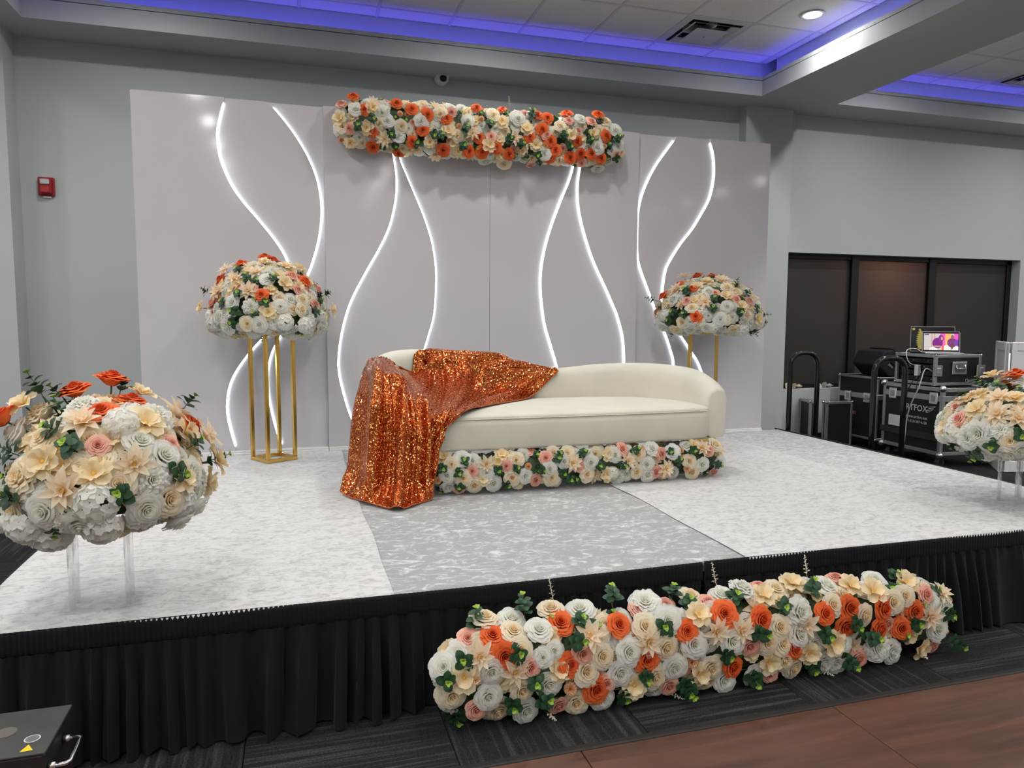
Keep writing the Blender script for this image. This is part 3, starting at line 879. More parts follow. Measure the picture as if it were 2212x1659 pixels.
for si, stn in enumerate(stations):
    row = []
    for (u, v, Y) in stn:
        p = at(u, v, 2, ST+.022) if Y == 'S' else at(u, v, 1, Y)
        row.append(np.array(p))
    first = row[0].copy()
    if si >= 10: row = [first+np.array([0, .085, -.035])]+row          # over the back
    elif 1 <= si <= 4: row = [first+np.array([.0, .05, -.012])]+row
    elif si == 0: row = [first+np.array([0.02, .03, 0])]+row
    else: row = [first+np.array([-.005, .012, .006])]+row
    ctrl.append(row)
cols = [catmull(r, NVs) for r in ctrl]
G = np.zeros((NSs, NVs, 3))
for j in range(NVs):
    G[:, j, :] = np.array(catmull([c[j] for c in cols], NSs))
# folds
s = np.linspace(0, len(stations)-1, NSs)[:, None]; v = np.linspace(0, 1, NVs)[None, :]
du = np.gradient(G, axis=0); dv = np.gradient(G, axis=1)
Nn = np.cross(du, dv); Nn /= (np.linalg.norm(Nn, axis=2, keepdims=True)+1e-9)
towards = np.sign(np.sum(Nn*(np.array(CAM)-G), axis=2, keepdims=True)); Nn *= towards
hang = np.clip((7.6-s)/1.2, 0, 1)
ramp = np.clip((v-.12)/.35, 0, 1)
def sharp(x): return np.exp(np.sin(x)*1.1)/1.8-.75
f1 = .042*sharp(2*PI*s*.52+.9*np.sin(2.2*v)+.4)+.014*np.sin(2*PI*s*.97+1.3+1.2*v)+.003*np.sin(2*PI*s*2.6+2*v)
seatw = 1-hang
ph = v*5.5+s*.55
f2 = .028*sharp(2*PI*(ph*.42))+.010*np.sin(2*PI*(ph*1.15)+s*.8)+.004*np.sin(2*PI*(ph*2.3)+s*1.7)
edge = np.clip(np.minimum(v, 1-v)/.06, 0, 1)
disp = hang*ramp*f1*(.35+.65*edge)+seatw*f2*edge*np.clip((14-s)/1.5, 0, 1)+.0012*np.sin(s*40+v*25)
disp += hang*.006*np.sin(2*PI*(v*6+s*.8))*np.clip((.4-v)/.3, 0, 1)
G = G+Nn*disp[:, :, None]
# keep the cloth outside the sofa and above the stage
UPa = np.array([[q[0], q[1], q[2]] for q in UP_])
ina = np.array(inner)
for i in range(NSs):
    for j in range(NVs):
        x, y, z = G[i, j]
        if z < ST+.012: z = ST+.012
        d2 = (UPa[:, 0]-x)**2+(UPa[:, 1]-y)**2
        k = int(d2.argmin()); h = UPa[k, 2]
        a = UPa[max(k-1, 0)]; b = UPa[min(k+1, NU-1)]
        t = np.array([b[0]-a[0], b[1]-a[1]]); t /= np.linalg.norm(t)
        nx_, ny_ = -t[1], t[0]
        sd = (x-UPa[k, 0])*nx_+(y-UPa[k, 1])*ny_
        lim = TW+.012
        if abs(sd) < lim and (x-UPa[k, 0])*t[0]+(y-UPa[k, 1])*t[1] > -.05 and y > -1.56:
            top = h+.010-.05*max(0, abs(sd)/TW-.5)
            if z < top:
                if top-z < lim-abs(sd) or j < 18: z = top
                else:
                    sg = 1 if (sd > 0) else -1
                    x += nx_*(sg*lim-sd); y += ny_*(sg*lim-sd)
        if y > -1.60 and y < -.80 and 1.5 < x < 3.4 and z < SEAT+.012:
            inside_front = -1.60 < y
            if z > .80 or j < 70: z = max(z, SEAT+.012)
            else: y = min(y, -1.615)
        elif 1.4 < x < 3.6 and y > -1.615 and y < -1.3 and z < SEAT and i > NSs*.17:
            y = -1.618
        G[i, j] = (x, y, z)
thc = Vector((1.6, -1.65, ST))
e = MB(); e.grid([[tuple(G[i, j]-np.array(thc)) for j in range(NVs)] for i in range(NSs)])
TH = e.build('sequin_throw', M_seq, loc=thc, smooth=True, label='orange sequinned throw draped over the sofa end and trailing on the stage', cat='throw')
sm = TH.modifiers.new('smooth', 'SMOOTH'); sm.factor = .5; sm.iterations = 2
sl = TH.modifiers.new('thickness', 'SOLIDIFY'); sl.thickness = .003; sl.offset = 1
hem = MB()
ring_pts = [G[i, NVs-1] for i in range(0, NSs, 2)]
hem.tube([tuple(q-np.array(thc)) for q in ring_pts], .0028, 5)
hem.build('hem', M_netting, TH, True)
#==PART3==
# ================================================================== FLOWERS
def petal(mb_, az, L, W, f0, f1, r0, z0, cup, shape, ring0, ring1, ringattr, nu=5, nv=5, wav=0.0, rs=random):
    er = Vector((math.cos(az), math.sin(az), 0)); et = Vector((-math.sin(az), math.cos(az), 0)); ez = Vector((0, 0, 1))
    P = []; r = r0; h = z0
    ph = rs.random()*6.28
    for j in range(nv):
        t = j/(nv-1); fi = f0+(f1-f0)*t
        if j:
            r += math.sin(fi)*L/(nv-1); h += math.cos(fi)*L/(nv-1)
        if shape == 'round': w_ = W*(.45+.55*math.sin(PI*min(1, .15+t*.60)))*(1 if t < .85 else .70)
        elif shape == 'point': w_ = W*max(.03, math.sin(PI*min(1, .10+.90*t)**.9))
        elif shape == 'paddle': w_ = W*(.22+.78*math.sin(PI*min(1, t*.72)))*(1 if t < .9 else .72)
        else: w_ = W
        nrm = er*(-math.cos(fi))+ez*math.sin(fi)
        row = []
        for i in range(nu):
            u = -1+2*i/(nu-1)
            q = er*r+ez*h+et*(u*w_)+nrm*(cup*u*u*w_)
            if shape == 'round' and j == nv-1: q += (er*math.sin(fi)+ez*math.cos(fi))*(-.18*L*u*u)
            if wav: q += nrm*(wav*math.sin(ph+u*4.2)*t)
            row.append(q)
            ringattr.append(ring0+(ring1-ring0)*t**.45)
        P.append(row)
    mb_.grid(P)

def rose_mesh(name, m, rings, rs, ruf=.03):
    mb_ = MB(); ra = []
    NU_, NV_ = 7, 6
    for k, (cnt, R, zt, zb, rb, fl_) in enumerate(rings):
        a0 = rs.random()*6.28
        for q in range(cnt):
            az = a0+2*PI*q/cnt+rs.uniform(-.12, .12); A_ = PI/cnt*rs.uniform(1.30, 1.5); R2 = R*rs.uniform(.94, 1.06); zt2 = zt+rs.uniform(-.03, .03)
            ph = rs.random()*6.28; P = []
            for j_ in range(NV_):
                t = j_/(NV_-1); row = []
                for i_ in range(NU_):
                    u = -1+2*i_/(NU_-1)
                    tt = t*(1-.16*u**4)
                    r = rb+(R2-rb)*tt**.75
                    z = zb+(zt2-zb)*math.sin(tt*PI/2)
                    lip = max(0, tt-.72)/.28
                    r += fl_*lip**1.5; z -= fl_*.75*lip**2
                    r *= 1+.06*u
                    wv = ruf*math.sin(ph+u*5)*t*t*(.4+R2)
                    ang = az+u*A_*(.60+.40*math.sin(PI*min(1, .22+.5*t)))
                    row.append(Vector((r*math.cos(ang), r*math.sin(ang), z+wv))); ra.append(min(1, (k+.35+.65*t)/len(rings)))
                P.append(row)
            mb_.grid(P)
    return finish(mb_, name, m, ra)
def finish(mb_, name, m, ra):
    me = mb_.mesh(name, m, True)
    at_ = me.attributes.new('ring', 'FLOAT', 'POINT')
    if len(me.vertices) == len(ra): at_.data.foreach_set('value', ra)
    return me
ROSE = [(3, .035, .47, -.05, .05, 0), (3, .11, .46, -.1, .04, 0), (3, .21, .44, -.15, .08, .015), (4, .33, .40, -.2, .12, .03), (5, .48, .33, -.25, .15, .06), (5, .65, .24, -.36, .18, .10), (6, .82, .13, -.46, .2, .13), (6, .95, .0, -.52, .2, .12)]
PEONY = [(3, .035, .46, -.05, .05, 0), (4, .12, .42, -.1, .04, .01), (5, .22, .44, -.15, .08, .03), (6, .34, .42, -.2, .12, .05), (7, .48, .36, -.25, .15, .07), (7, .64, .26, -.3, .18, .10), (8, .80, .14, -.44, .2, .13), (8, .95, .0, -.52, .2, .12)]
CARN = [(3, .04, .48, -.05, .05, .01), (4, .14, .46, -.1, .04, .02), (6, .28, .48, -.15, .08, .05), (7, .44, .42, -.2, .12, .08), (8, .62, .32, -.25, .15, .12), (9, .80, .16, -.3, .18, .15), (9, .94, -.02, -.34, .2, .16)]
def dahlia_mesh(name, m, rs):
    mb_ = MB(); ra = []
    for k, (cnt, L, W, f0, f1, r0, z0) in enumerate([(5, .50, .13, .35, .55, .04, -.02), (7, .85, .19, .75, 1.10, .05, -.06), (8, 1.0, .23, 1.05, 1.65, .06, -.12)]):
        a0 = rs.random()*6
        for q in range(cnt):
            petal(mb_, a0+2*PI*q/cnt+rs.uniform(-.12, .12), L*rs.uniform(.9, 1.1), W, f0, f1+rs.uniform(-.2, .2), r0, z0, .5, 'point', .0, 1, ra, rs=rs, wav=.03)
    return finish(mb_, name, m, ra)
def daisy_mesh(name, m, rs):
    mb_ = MB(); ra = []
    for k, (cnt, L, W, f0, f1, r0, z0) in enumerate([(5, .72, .36, .55, 1.05, .05, -.04), (6, .95, .42, .95, 1.65, .06, -.10)]):
        a0 = rs.random()*6
        for q in range(cnt):
            petal(mb_, a0+2*PI*q/cnt+rs.uniform(-.1, .1), L*rs.uniform(.9, 1.1), W, f0, f1+rs.uniform(-.2, .2), r0, z0, .35, 'paddle', .0, 1, ra, rs=rs, wav=.07)
    return finish(mb_, name, m, ra)
def pompom_mesh(name, m, rs):
    mb_ = MB(); ra = []
    N = 60
    for k in range(N):
        z = 1-1.55*k/N; a = k*2.39996
        th = math.acos(max(-1, min(1, z)))
        petal(mb_, a, .55, .15, th*.95, th*1.12, .10*math.sin(th), .05*math.cos(th)+.0, .6, 'paddle', .1, 1, ra, 3, 3, rs=rs)
    me = finish(mb_, name, m, ra)
    return me
def hydrangea_mesh(name, m, rs):
    mb_ = MB(); ra = []
    N = 22
    for k in range(N):
        z = 1-1.25*(k+.5)/N; a = k*2.39996
        s_ = math.sqrt(max(0, 1-z*z))
        nrm = Vector((s_*math.cos(a), s_*math.sin(a), z)); c = Vector((nrm.x*.72, nrm.y*.72, nrm.z*.55-.1))
        q = nrm.to_track_quat('Z', 'Y').to_matrix()
        tmp = MB(); tr_ = []
        a0 = rs.random()*6
        for p in range(4): petal(tmp, a0+p*PI/2, .32, .17, 1.0, 1.75, .02, 0, .3, 'paddle', 0.2, 1, tr_, 3, 3, rs=rs)
        mb_.add([c+q@Vector(v_) for v_ in tmp.v], tmp.f); ra += tr_
    return finish(mb_, name, m, ra)
def leaf(mb_, base, d, up, L, W, n=7):
    d = Vector(d).normalized(); up = Vector(up); s_ = d.cross(up).normalized(); up = s_.cross(d)
    vs_ = [Vector(base)]
    for k in range(1, n):
        t = k/n
        w_ = W*math.sin(PI*t)**.65
        mid = Vector(base)+d*(L*t)+up*(.12*L*math.sin(PI*t))
        vs_ += [mid-s_*w_+up*.08*w_, mid, mid+s_*w_+up*.08*w_]
    vs_.append(Vector(base)+d*L)
    fs_ = [(0, 1, 2), (0, 2, 3)]
    for k in range(n-2):
        b_ = 1+3*k
        fs_ += [(b_, b_+3, b_+4, b_+1), (b_+1, b_+4, b_+5, b_+2)]
    b_ = 1+3*(n-2); e_ = len(vs_)-1
    fs_ += [(b_, e_, b_+1), (b_+1, e_, b_+2)]
    mb_.add(vs_, fs_)
def sprig_meshes(name, rs, tall=False):
    a = MB(); b_ = MB(); c = MB()
    top = 1.0 if tall else .55
    lean = Vector((rs.uniform(-.2, .2), rs.uniform(-.2, .2), 0))
    pts = [Vector((0, 0, -.6)), Vector((0, 0, 0)), lean*.5+Vector((0, 0, top*.6)), lean+Vector((0, 0, top))]
    a.cur = 1; a.tube(pts, .022, 5); a.cur = 0
    lv = 5 if tall else 4
    for k in range(lv):
        t = k/lv; h = -.05+t*(top-.05); L = (.62-.25*t)
        for s_ in (0, 1):
            az = k*1.57+s_*PI+rs.uniform(-.4, .4)
            d = Vector((math.cos(az), math.sin(az), rs.uniform(-.05, .45)))
            leaf(a, lean*t+Vector((math.cos(az)*.03, math.sin(az)*.03, h)), d, (0, 0, 1), L, L*.40)
    for k in range(7):
        az = k*2.4; d = Vector((math.cos(az), math.sin(az), .5+.1*k))
        leaf(b_, lean+Vector((0, 0, top-.03)), d, (0, 0, 1), .26-.015*k, .10, 4)
    return a.mesh(name, [M_leaf, M_stem], True), b_.mesh(name+'_tip', M_lime, True)
def spray_mesh(name, rs):
    a = MB(); ra = []
    a.tube([(0, 0, -.5), (.03, 0, .2), (.0, .02, 1.35)], .018, 5)
    for k in range(14):
        z = .1+k*.09; az = k*2.4; r = .16*(1-k/18)
        c = Vector((math.cos(az)*r, math.sin(az)*r, z))
        a.tube([(0, 0, z-.05), tuple(c)], .010, 4)
        for p in range(4):
            d = Vector((math.cos(az+p*1.57), math.sin(az+p*1.57), .5)); leaf(a, c, d, (0, 0, 1), .13*(1-k/22), .055, 3)
    return a.mesh(name, mat('spray_cream', (.80, .78, .62), .7), True)

rs0 = random.Random(11)
FL = {}
def reg(key, fn): FL[key] = fn
for col in ('o', 'w', 'c', 'p'):
    reg('R'+col, [rose_mesh('rose_'+col, PM[col], ROSE, rs0) for _ in range(3)])
reg('Pw', [rose_mesh('peony_w', PM['w'], PEONY, rs0, .06) for _ in range(2)])
reg('Pc', [rose_mesh('peony_c', PM['c'], PEONY, rs0, .06) for _ in range(2)])
reg('Cp', [rose_mesh('carnation_p', PM['p'], CARN, rs0, .09) for _ in range(2)])
reg('Cw', [rose_mesh('carnation_w', PM['w'], CARN, rs0, .10) for _ in range(2)])
reg('Lc', [dahlia_mesh('dahlia_c', PM['d'], rs0) for _ in range(3)])
reg('Dc', [daisy_mesh('daisy_y', PM['y'], rs0) for _ in range(3)])
reg('Mq', [pompom_mesh('pompom_q', PM['q'], rs0)])
reg('Hw', [hydrangea_mesh('hydrangea_w', PM['w'], rs0) for _ in range(2)])
SPR = [sprig_meshes('sprig_a', rs0), sprig_meshes('sprig_b', rs0), sprig_meshes('sprig_c', rs0, True)]
SPRAY = spray_mesh('spray', rs0)
_c = MB(); _c.lathe([(.02, .10), (.10, .08), (.13, .02), (.10, -.04)], 10); CENT = _c.mesh('flower_centre', M_centre, True)
NAMES = {'R': 'rose', 'P': 'peony', 'C': 'carnation', 'L': 'dahlia', 'D': 'cosmos_flower', 'M': 'chrysanthemum', 'H': 'hydrangea'}
SIZE = {'Ro': .048, 'Rw': .051, 'Rc': .049, 'Rp': .040, 'Pw': .058, 'Pc': .054, 'Cp': .038, 'Cw': .050, 'Lc': .066, 'Dc': .052, 'Mq': .034, 'Hw': .068, 'S': .066, 'T': .062}

class Arr:
    """floral arrangement: an implicit body f(p)<0 carrying flower parts"""
    def __init__(self, root, f, scale=1.0, seed=1, lift=.35, front=0.0, zmin=-9, zmax=99, ymax=99):
        self.root = root; self.f = f; self.s = scale; self.rs = random.Random(seed); self.pts = []; self.base = Vector(root.location); self.lift = lift; self.front = front; self.zmin = zmin; self.zmax = zmax; self.ymax = ymax
    def normal(self, p):
        h = .004; f = self.f
        g = Vector((f(p+Vector((h, 0, 0)))-f(p-Vector((h, 0, 0))), f(p+Vector((0, h, 0)))-f(p-Vector((0, h, 0))), f(p+Vector((0, 0, h)))-f(p-Vector((0, 0, h)))))
        return g.normalized() if g.length > 1e-9 else Vector((0, -1, 0))
    def hit(self, u, v, near, far):
        d = ray(u, v); best = None; bf = 1e9; prev = None
        for k in range(161):
            t = near+(far-near)*k/160
            p = CAM+d*t; q = self.f(p)
            if q < bf: bf = q; best = p
            if q < 0:
                if prev is None: return p
                t0, q0 = prev
                return CAM+d*(t0+(t-t0)*q0/(q0-q))
            prev = (t, q)
        return best
    def project(self, p):
        for _ in range(8):
            h = .004; n = self.normal(p)
            d1 = (self.f(p+n*h)-self.f(p-n*h))/(2*h)
            if abs(d1) < 1e-6: break
            st = self.f(p)/d1
            p = p-n*max(-.06, min(.06, st))
        return p
    def place(self, key, p, n, size=1.0, jit=.30, sink=None):
        rs = self.rs
        if self.front and key != 'T': n = (n+Vector((0, -self.front, self.front*.15))).normalized()
        if key in ('S', 'T'): r = SIZE[key]*self.s*size
        else: r = SIZE[key]*self.s*size*rs.uniform(.92, 1.08)
        n = (n+Vector((rs.uniform(-jit, jit), rs.uniform(-jit, jit), rs.uniform(-jit, jit)))).normalized()
        q = p+n*r*(self.lift if sink is None else sink)
        if key == 'T' and self.zmin > -1: n = Vector((n.x, n.y, max(n.z, .06))).normalized()
        lat = {'S': .78, 'T': .25}.get(key, .98)*math.sqrt(max(0, 1-n.z*n.z))
        if self.zmin > -1: q.z = max(q.z, self.zmin+r*(lat+.35*abs(n.z))-.003)
        if self.zmax < 9: q.z = min(q.z, self.zmax-r*(lat+(.85 if key == 'S' else .40)*max(0, n.z))+.003)
        if self.ymax < 9: q.y = min(q.y, self.ymax-r*({'S': .75}.get(key, .95)*math.sqrt(max(0, 1-n.y*n.y))+.5*abs(n.y))+.004)
        M = Matrix.Translation(q-self.base) @ n.to_track_quat('Z', 'Y').to_matrix().to_4x4() @ Matrix.Rotation(rs.random()*6.28, 4, 'Z') @ Matrix.Scale(r, 4)
        if key == 'S':
            a, b_ = rs.choice(SPR); o = put('eucalyptus_sprig', a, self.root, mtx=M); put('young_leaf_tip', b_, o)
        elif key == 'T':
            o = put('filler_spray', SPRAY, self.root, mtx=M)
        else:
            o = put(NAMES[key[0]], rs.choice(FL[key]), self.root, mtx=M)
            if key[0] in 'DL': put('flower_centre', CENT, o)
        self.pts.append((q, r))
        return o
    def listed(self, table, near, far):
        for key, s_ in table.items():
            kk = key.split('*'); sz = float(kk[1]) if len(kk) > 1 else 1.0
            for u, v in parse(s_):
                p = self.hit(u, v, near, far)
                if self.f(p) > .03 and kk[0] != 'T':
                    q = self.project(p.copy()); n_ = self.normal(q); q = q-n_*.06
                    e = MB(); e.tube([q-self.base, (q+p)*.5-self.base+Vector((0, 0, .01)), p-self.base], .0028, 6); e.build('stem', M_stem, self.root, True)
                self.place(kk[0], p, self.normal(p), sz, jit=.22)
    def fill(self, lo, hi, tries, weights, gap=.95, ok=None, sink=.05, size=.92, maxn=300):
        rs = self.rs; keys = list(weights); ws = [weights[k] for k in keys]; n0 = 0
        for _ in range(tries):
            p = Vector([rs.uniform(a, b_) for a, b_ in zip(lo, hi)])
            p = self.project(p)
            if abs(self.f(p)) > .08: continue
            if ok and not ok(p): continue
            key = rs.choices(keys, ws)[0]
            r = SIZE[key]*self.s*size
            if any((p-q).length < (r+r2)*.5*gap*1.25 for q, r2 in self.pts): continue
            self.place(key, p, self.normal(p), size, jit=.3, sink=sink)
            n0 += 1
            if n0 >= maxn: break
    def core(self, mesh_builder, m=M_foam):
        mesh_builder.v = [(x-self.base.x, y-self.base.y, z-self.base.z) for x, y, z in mesh_builder.v]
        return mesh_builder.build('foam_core', m, self.root, True)

def bar_f(c, L, b_, h, pw=3.0):
    c = Vector(c)
    def f(p):
        return (abs(p.x-c.x)/L)**8+(abs(p.y-c.y)/b_)**pw+(abs(p.z-c.z)/h)**pw-1
    return f
def dome_f(c, a, h, hb, ab=None):
    c = Vector(c); ab = ab or a
    def f(p):
        dz = p.z-c.z; dy = p.y-c.y
        return ((p.x-c.x)/a)**2+(dy/(ab if dy > 0 else a))**2+(dz/(h if dz > 0 else hb))**2-1
    return f
def bar_core(c, L, b_, h):
    e = MB(); e.box(c[0]-L, c[0]+L, c[1]-b_, c[1]+b_, c[2]-h, c[2]+h, min(b_, h)*.5); return e
def dome_core(c, a, h, hb, ab=None):
    e = MB()
    prof = [(a*math.cos(t), (h if t > 0 else hb)*math.sin(t)) for t in np.linspace(-1.45, 1.45, 14)]
    e.lathe(prof, 24, c)
    if ab: e.v = [(x, c[1]+(y-c[1])*(ab/a if y > c[1] else 1), z) for x, y, z in e.v]
    return e

GREENW = {'Rw': 3, 'Rc': 3, 'Pw': 1, 'Dc': 2, 'Lc': 2, 'S': 3.0, 'Mq': .8, 'Rp': .7, 'Cw': 1}
# ---- floor garland leaning on the skirt
fgc = (2.535, -3.085, .155)
A = Arr(empty('floor_garland', (2.535, -3.085, 0), label='long floral garland on the carpet in front of the black stage skirt', cat='flowers', group='rectangular flower garlands'), bar_f(fgc, 1.11, .085, .150), 1.0, 21, front=0.75, zmin=.002, ymax=-3.0)
A.core(bar_core((2.535, -3.065, .155), 1.05, .058, .125))
A.listed({
 'Ro': '1062,1378 1088,1414 1208,1351 1226,1435 1284,1485 1333,1352 1394,1421 1481,1363 1562,1328 1638,1337 1777,1325 1829,1313 1822,1349 1710,1397 1577,1437 1891,1356 1901,1313 1943,1356 1970,1318',
 'Rp': '1011,1383 1143,1441 1257,1409 1027,1528 1204,1518 1374,1323 1438,1312 1308,1472 1443,1477 1527,1307 1617,1392 1638,1275 1805,1254 1994,1283 1850,1418 2006,1390 1658,1456',
 'Rw': '959,1441 1060,1446 1053,1501 1163,1366 1183,1474 1354,1406 1336,1450 1250,1322 1296,1510 1408,1499 1450,1438 1132,1532 1102,1344 1439,1341 1557,1294 1739,1270 1781,1273 1886,1261 1495,1390 1719,1368 1560,1466 1622,1459 1774,1435 2018,1356 1801,1426 1457,1435 1577,1383 1918,1404',
 'Rw*0.75': '1172,1419 1195,1405 1815,1386',
 'Pw': '1390,1308 1595,1276 1719,1321 1887,1395',
 'Rc': '1045,1344 1106,1369 1121,1402 1188,1322 1297,1416 1262,1449 1124,1488 1242,1520 975,1499 1390,1355 1434,1394 1409,1457 1486,1294 1359,1501 1672,1280 1679,1352 1653,1383 1688,1421 1531,1438 1705,1449 1794,1307 1860,1326 1922,1299 1949,1287 1521,1480 1682,1388',
 'Rc*1.15': '1073,1550',
 'Lc*0.95': '1273,1374 1395,1383 1107,1446 1033,1416 1541,1359 1734,1345 1595,1359 2001,1328',
 'Dc': '1203,1446 1002,1460 1367,1477 1503,1332 1646,1294 1832,1270 1951,1261 1881,1280 1794,1387 1743,1407 1657,1428 1505,1452 1980,1394 1705,1266',
 'Mq': '1026,1463 1231,1485 1492,1427',
 'S': '1024,1358 1002,1424 1110,1410 1229,1383 1243,1352 1154,1468 1105,1513 964,1466 983,1540 1166,1507 1322,1302 1446,1286 1431,1355 1387,1452 1340,1504 1470,1477 1132,1330 1479,1314 1581,1299 1688,1311 1626,1366 1560,1407 1619,1452 1474,1473 1750,1287 1774,1366 1867,1376 1922,1256 1967,1342 2030,1318 2045,1390 1746,1442 1819,1418 1836,1342',
 'T': '1535,1262 1190,1300 1735,1250',
 'T*0.7': '1180,1540 1448,1508 1770,1462 1985,1420',
}, 1.6, 4.2)
A.fill((1.42, -3.18, .02), (3.65, -2.98, .33), 900, GREENW, .70, ok=lambda p: p.y < -3.045 and p.z > .03, sink=-.25, size=.85)

# ---- garland under the sofa
ugc = (2.60, -1.545, ST+.125)
A = Arr(empty('sofa_garland', (2.60, -1.545, ST), label='low floral garland filling the gap under the cream sofa', cat='flowers', group='rectangular flower garlands'), bar_f(ugc, .905, .075, .105), 1.0, 31, front=0.6, zmin=ST+.010, zmax=.680)
A.core(bar_core(ugc, .86, .05, .085))
A.listed({
 'Rp': '1020,1018 1143,972 1175,989 1155,1036 993,1053 1093,1006 1250,1007 1178,989 1539,1019 1341,971 1413,1018 1426,980 1529,974',
 'Rw*0.95': '966,1026 966,1053 1051,1020 1064,1043 1133,1027 1185,1013 1217,996 998,991 1275,999 1396,1002 1407,967 1515,1002 1451,977 1325,983 1398,1024 1552,999 1184,1011',
 'Rc*0.95': '976,1003 1000,1032 1024,1046 1114,994 1105,1031 1190,1033 1374,1018 1493,1021 1266,1024 1191,1030 1542,964 1376,980 1194,980 1225,980 1487,996',
 'Dc*0.9': '959,991 1041,1035 1083,979 1310,980 1307,1024',
 'Lc*0.9': '1048,1001 1235,999 1354,996 1434,1011 1514,964',
 'Hw*0.7': '1322,1021', 'Mq': '1139,1007 945,1037 1482,1011 1384,971',
 'S*0.85': '954,1011 986,1021 1006,999 993,1048 951,1056 1073,1013 1113,1013 1160,1011 1118,969 1093,1046 1202,991 1210,1021 1173,971 1203,983 1253,980 1294,1008 1228,1033 1366,974 1460,996 1445,975 1492,971 1539,999 1517,1022 1344,1002 1156,1011',
}, 3.4, 5.4)
A.fill((1.68, -1.66, ST), (3.52, -1.44, ST+.24), 900, GREENW, .74, ok=lambda p: p.y < -1.46 and p.z > ST+.045 and p.z < ST+.225, sink=-.25, size=.85)

# ---- garland hung on the backdrop
tgc = (2.385, -.125, 2.745)
A = Arr(empty('hanging_garland', (2.385, -.045, 2.745), label='long floral garland hung across the top of the glossy backdrop', cat='flowers', group='rectangular flower garlands'), bar_f(tgc, 1.075, .085, .165), 1.02, 41, front=0.7, ymax=-.041)
A.core(bar_core((2.385, -.104, 2.745), 1.02, .0655, .13))
A.listed({
 'Ro*0.95': '788,239 889,238 922,249 913,283 804,284 805,315 890,307 862,327 957,323 1012,327 1033,299 1040,327 963,258 1160,252 1182,257 1170,281 1144,297 1187,306 1224,249 1291,251 1307,295 1244,306 1098,333 1186,340 1199,325 1230,341 1252,332 1276,333 1297,342 1071,320',
 'Ro*0.85': '763,212 856,226 1029,236 1085,240',
 'Rp': '738,228 975,244 755,278 1228,263 1179,294 1276,265 1060,297 1146,353 1330,333 1256,350',
 'Rw': '768,239 909,263 1010,263 825,244 836,263 860,296 1118,258 1252,260 1328,283 1289,320 1048,343 1291,361 1175,332 1333,317',
 'Rc': '951,247 866,273 819,268 987,294 1064,252 1209,275 1307,266 1089,351 740,275',
 'Dc': '804,234 793,278 967,286 757,304 736,258 928,307 1136,281 1084,265 1232,294 1055,315 1157,314 1281,291',
 'Lc*0.9': '830,300 1020,290 940,330 1110,300', 'Mq': '864,247 991,273 739,301 1039,258 1123,302 1178,315 1304,317',
 'S': '773,276 801,258 845,289 1004,280 951,296 936,291 998,317 903,314 1055,270 1097,301 1121,315 1160,333 1212,296 1271,304 1328,309 1325,341 1144,257 1227,315',
 'T*0.85': '1102,235 840,240',
}, 4.6, 7.0)
A.fill((1.28, -.24, 2.55), (3.49, -.06, 2.93), 1400, GREENW, .70, ok=lambda p: p.y < -.075, sink=-.2, size=.85)

# ---- dome arrangements on stands
DOMEW = {'Rw': 3, 'Rc': 3, 'Dc': 2, 'Lc': 2.5, 'S': 3.2, 'Cw': 1.5, 'Hw': 1.2, 'Rp': .6}
RIMW = {'Hw': 3, 'Rw': 3, 'Cw': 2, 'Rc': 1.2, 'S': .7}
def dome(name, label, c, a, h, hb, table, near, far, scale, seed, group, ab=None):
    root = empty(name, (c[0], c[1], c[2]-hb*.6), label=label, cat='flowers', group=group)
    A_ = Arr(root, dome_f(c, a, h, hb, ab), scale, seed, .25)
    A_.core(dome_core(c, a*.80, h*.80, hb*.6, ab*.7 if ab else None))
    A_.listed(table, near, far)
    A_.fill((c[0]-a, c[1]-a, c[2]-hb), (c[0]+a, c[1]+a, c[2]+.25*h), 500, RIMW, .72, ok=lambda p: p.z < c[2]+.2*h and p.z > c[2]-hb*.8, sink=-.05, size=.9)
    A_.fill((c[0]-a, c[1]-a, c[2]), (c[0]+a, c[1]+a, c[2]+h), 900, DOMEW, .70, ok=lambda p: p.z > c[2]+.1*h, sink=-.15, size=.9)
    return A_
GRP = 'round flower domes on stands'
dome('flower_dome', 'round dome of cream and orange flowers topping the gold stand not behind the sofa', (.835, -.28, 1.36), .375, .40, .11, {
 'Ro': '572,558 590,565 522,573 480,606 565,639 657,609',
 'Rp': '629,598 641,628 684,627 679,658 461,655', 'Rw': '576,606 605,663 561,700 475,686 503,655 494,705 691,702', 'Cw': '543,663', 'Hw': '615,696 657,702',
 'Rc': '535,699 649,669 458,707 508,722 651,648', 'Dc': '580,675 613,614 571,572 644,583 616,580 439,666 713,670', 'Lc': '538,630 510,605 554,592 491,587 475,633',
 'S': '516,674 507,696 522,592 519,638 588,608 488,658 676,675 698,639 453,633 571,658'}, 4.4, 6.6, 1.02, 51, GRP, .17)
dome('flower_dome', 'round dome of cream, white and orange flowers topping the gold stand behind the sofa', (4.165, -.28, 1.37), .43, .36, .11, {
 'Ro': '1507,599 1537,599 1467,618 1434,640 1496,627 1504,684', 'Rp': '1484,651 1545,635 1589,648 1617,651 1619,629 1421,674',
 'Rw': '1432,704 1556,690 1490,710 1526,706 1456,649 1531,632 1570,663', 'Hw': '1601,710', 'Rc': '1460,709 1584,707 1426,663 1441,657 1570,624 1589,632 1612,681 1495,667',
 'Dc': '1634,689 1601,663 1507,623 1567,641 1526,612', 'Lc': '1479,602 1557,610 1523,654 1463,629', 'S': '1457,676 1448,692 1539,670 1488,634 1595,674 1586,623 1416,649 1611,638 1542,648 1479,682'}, 5.0, 7.6, 1.02, 52, GRP, .17)
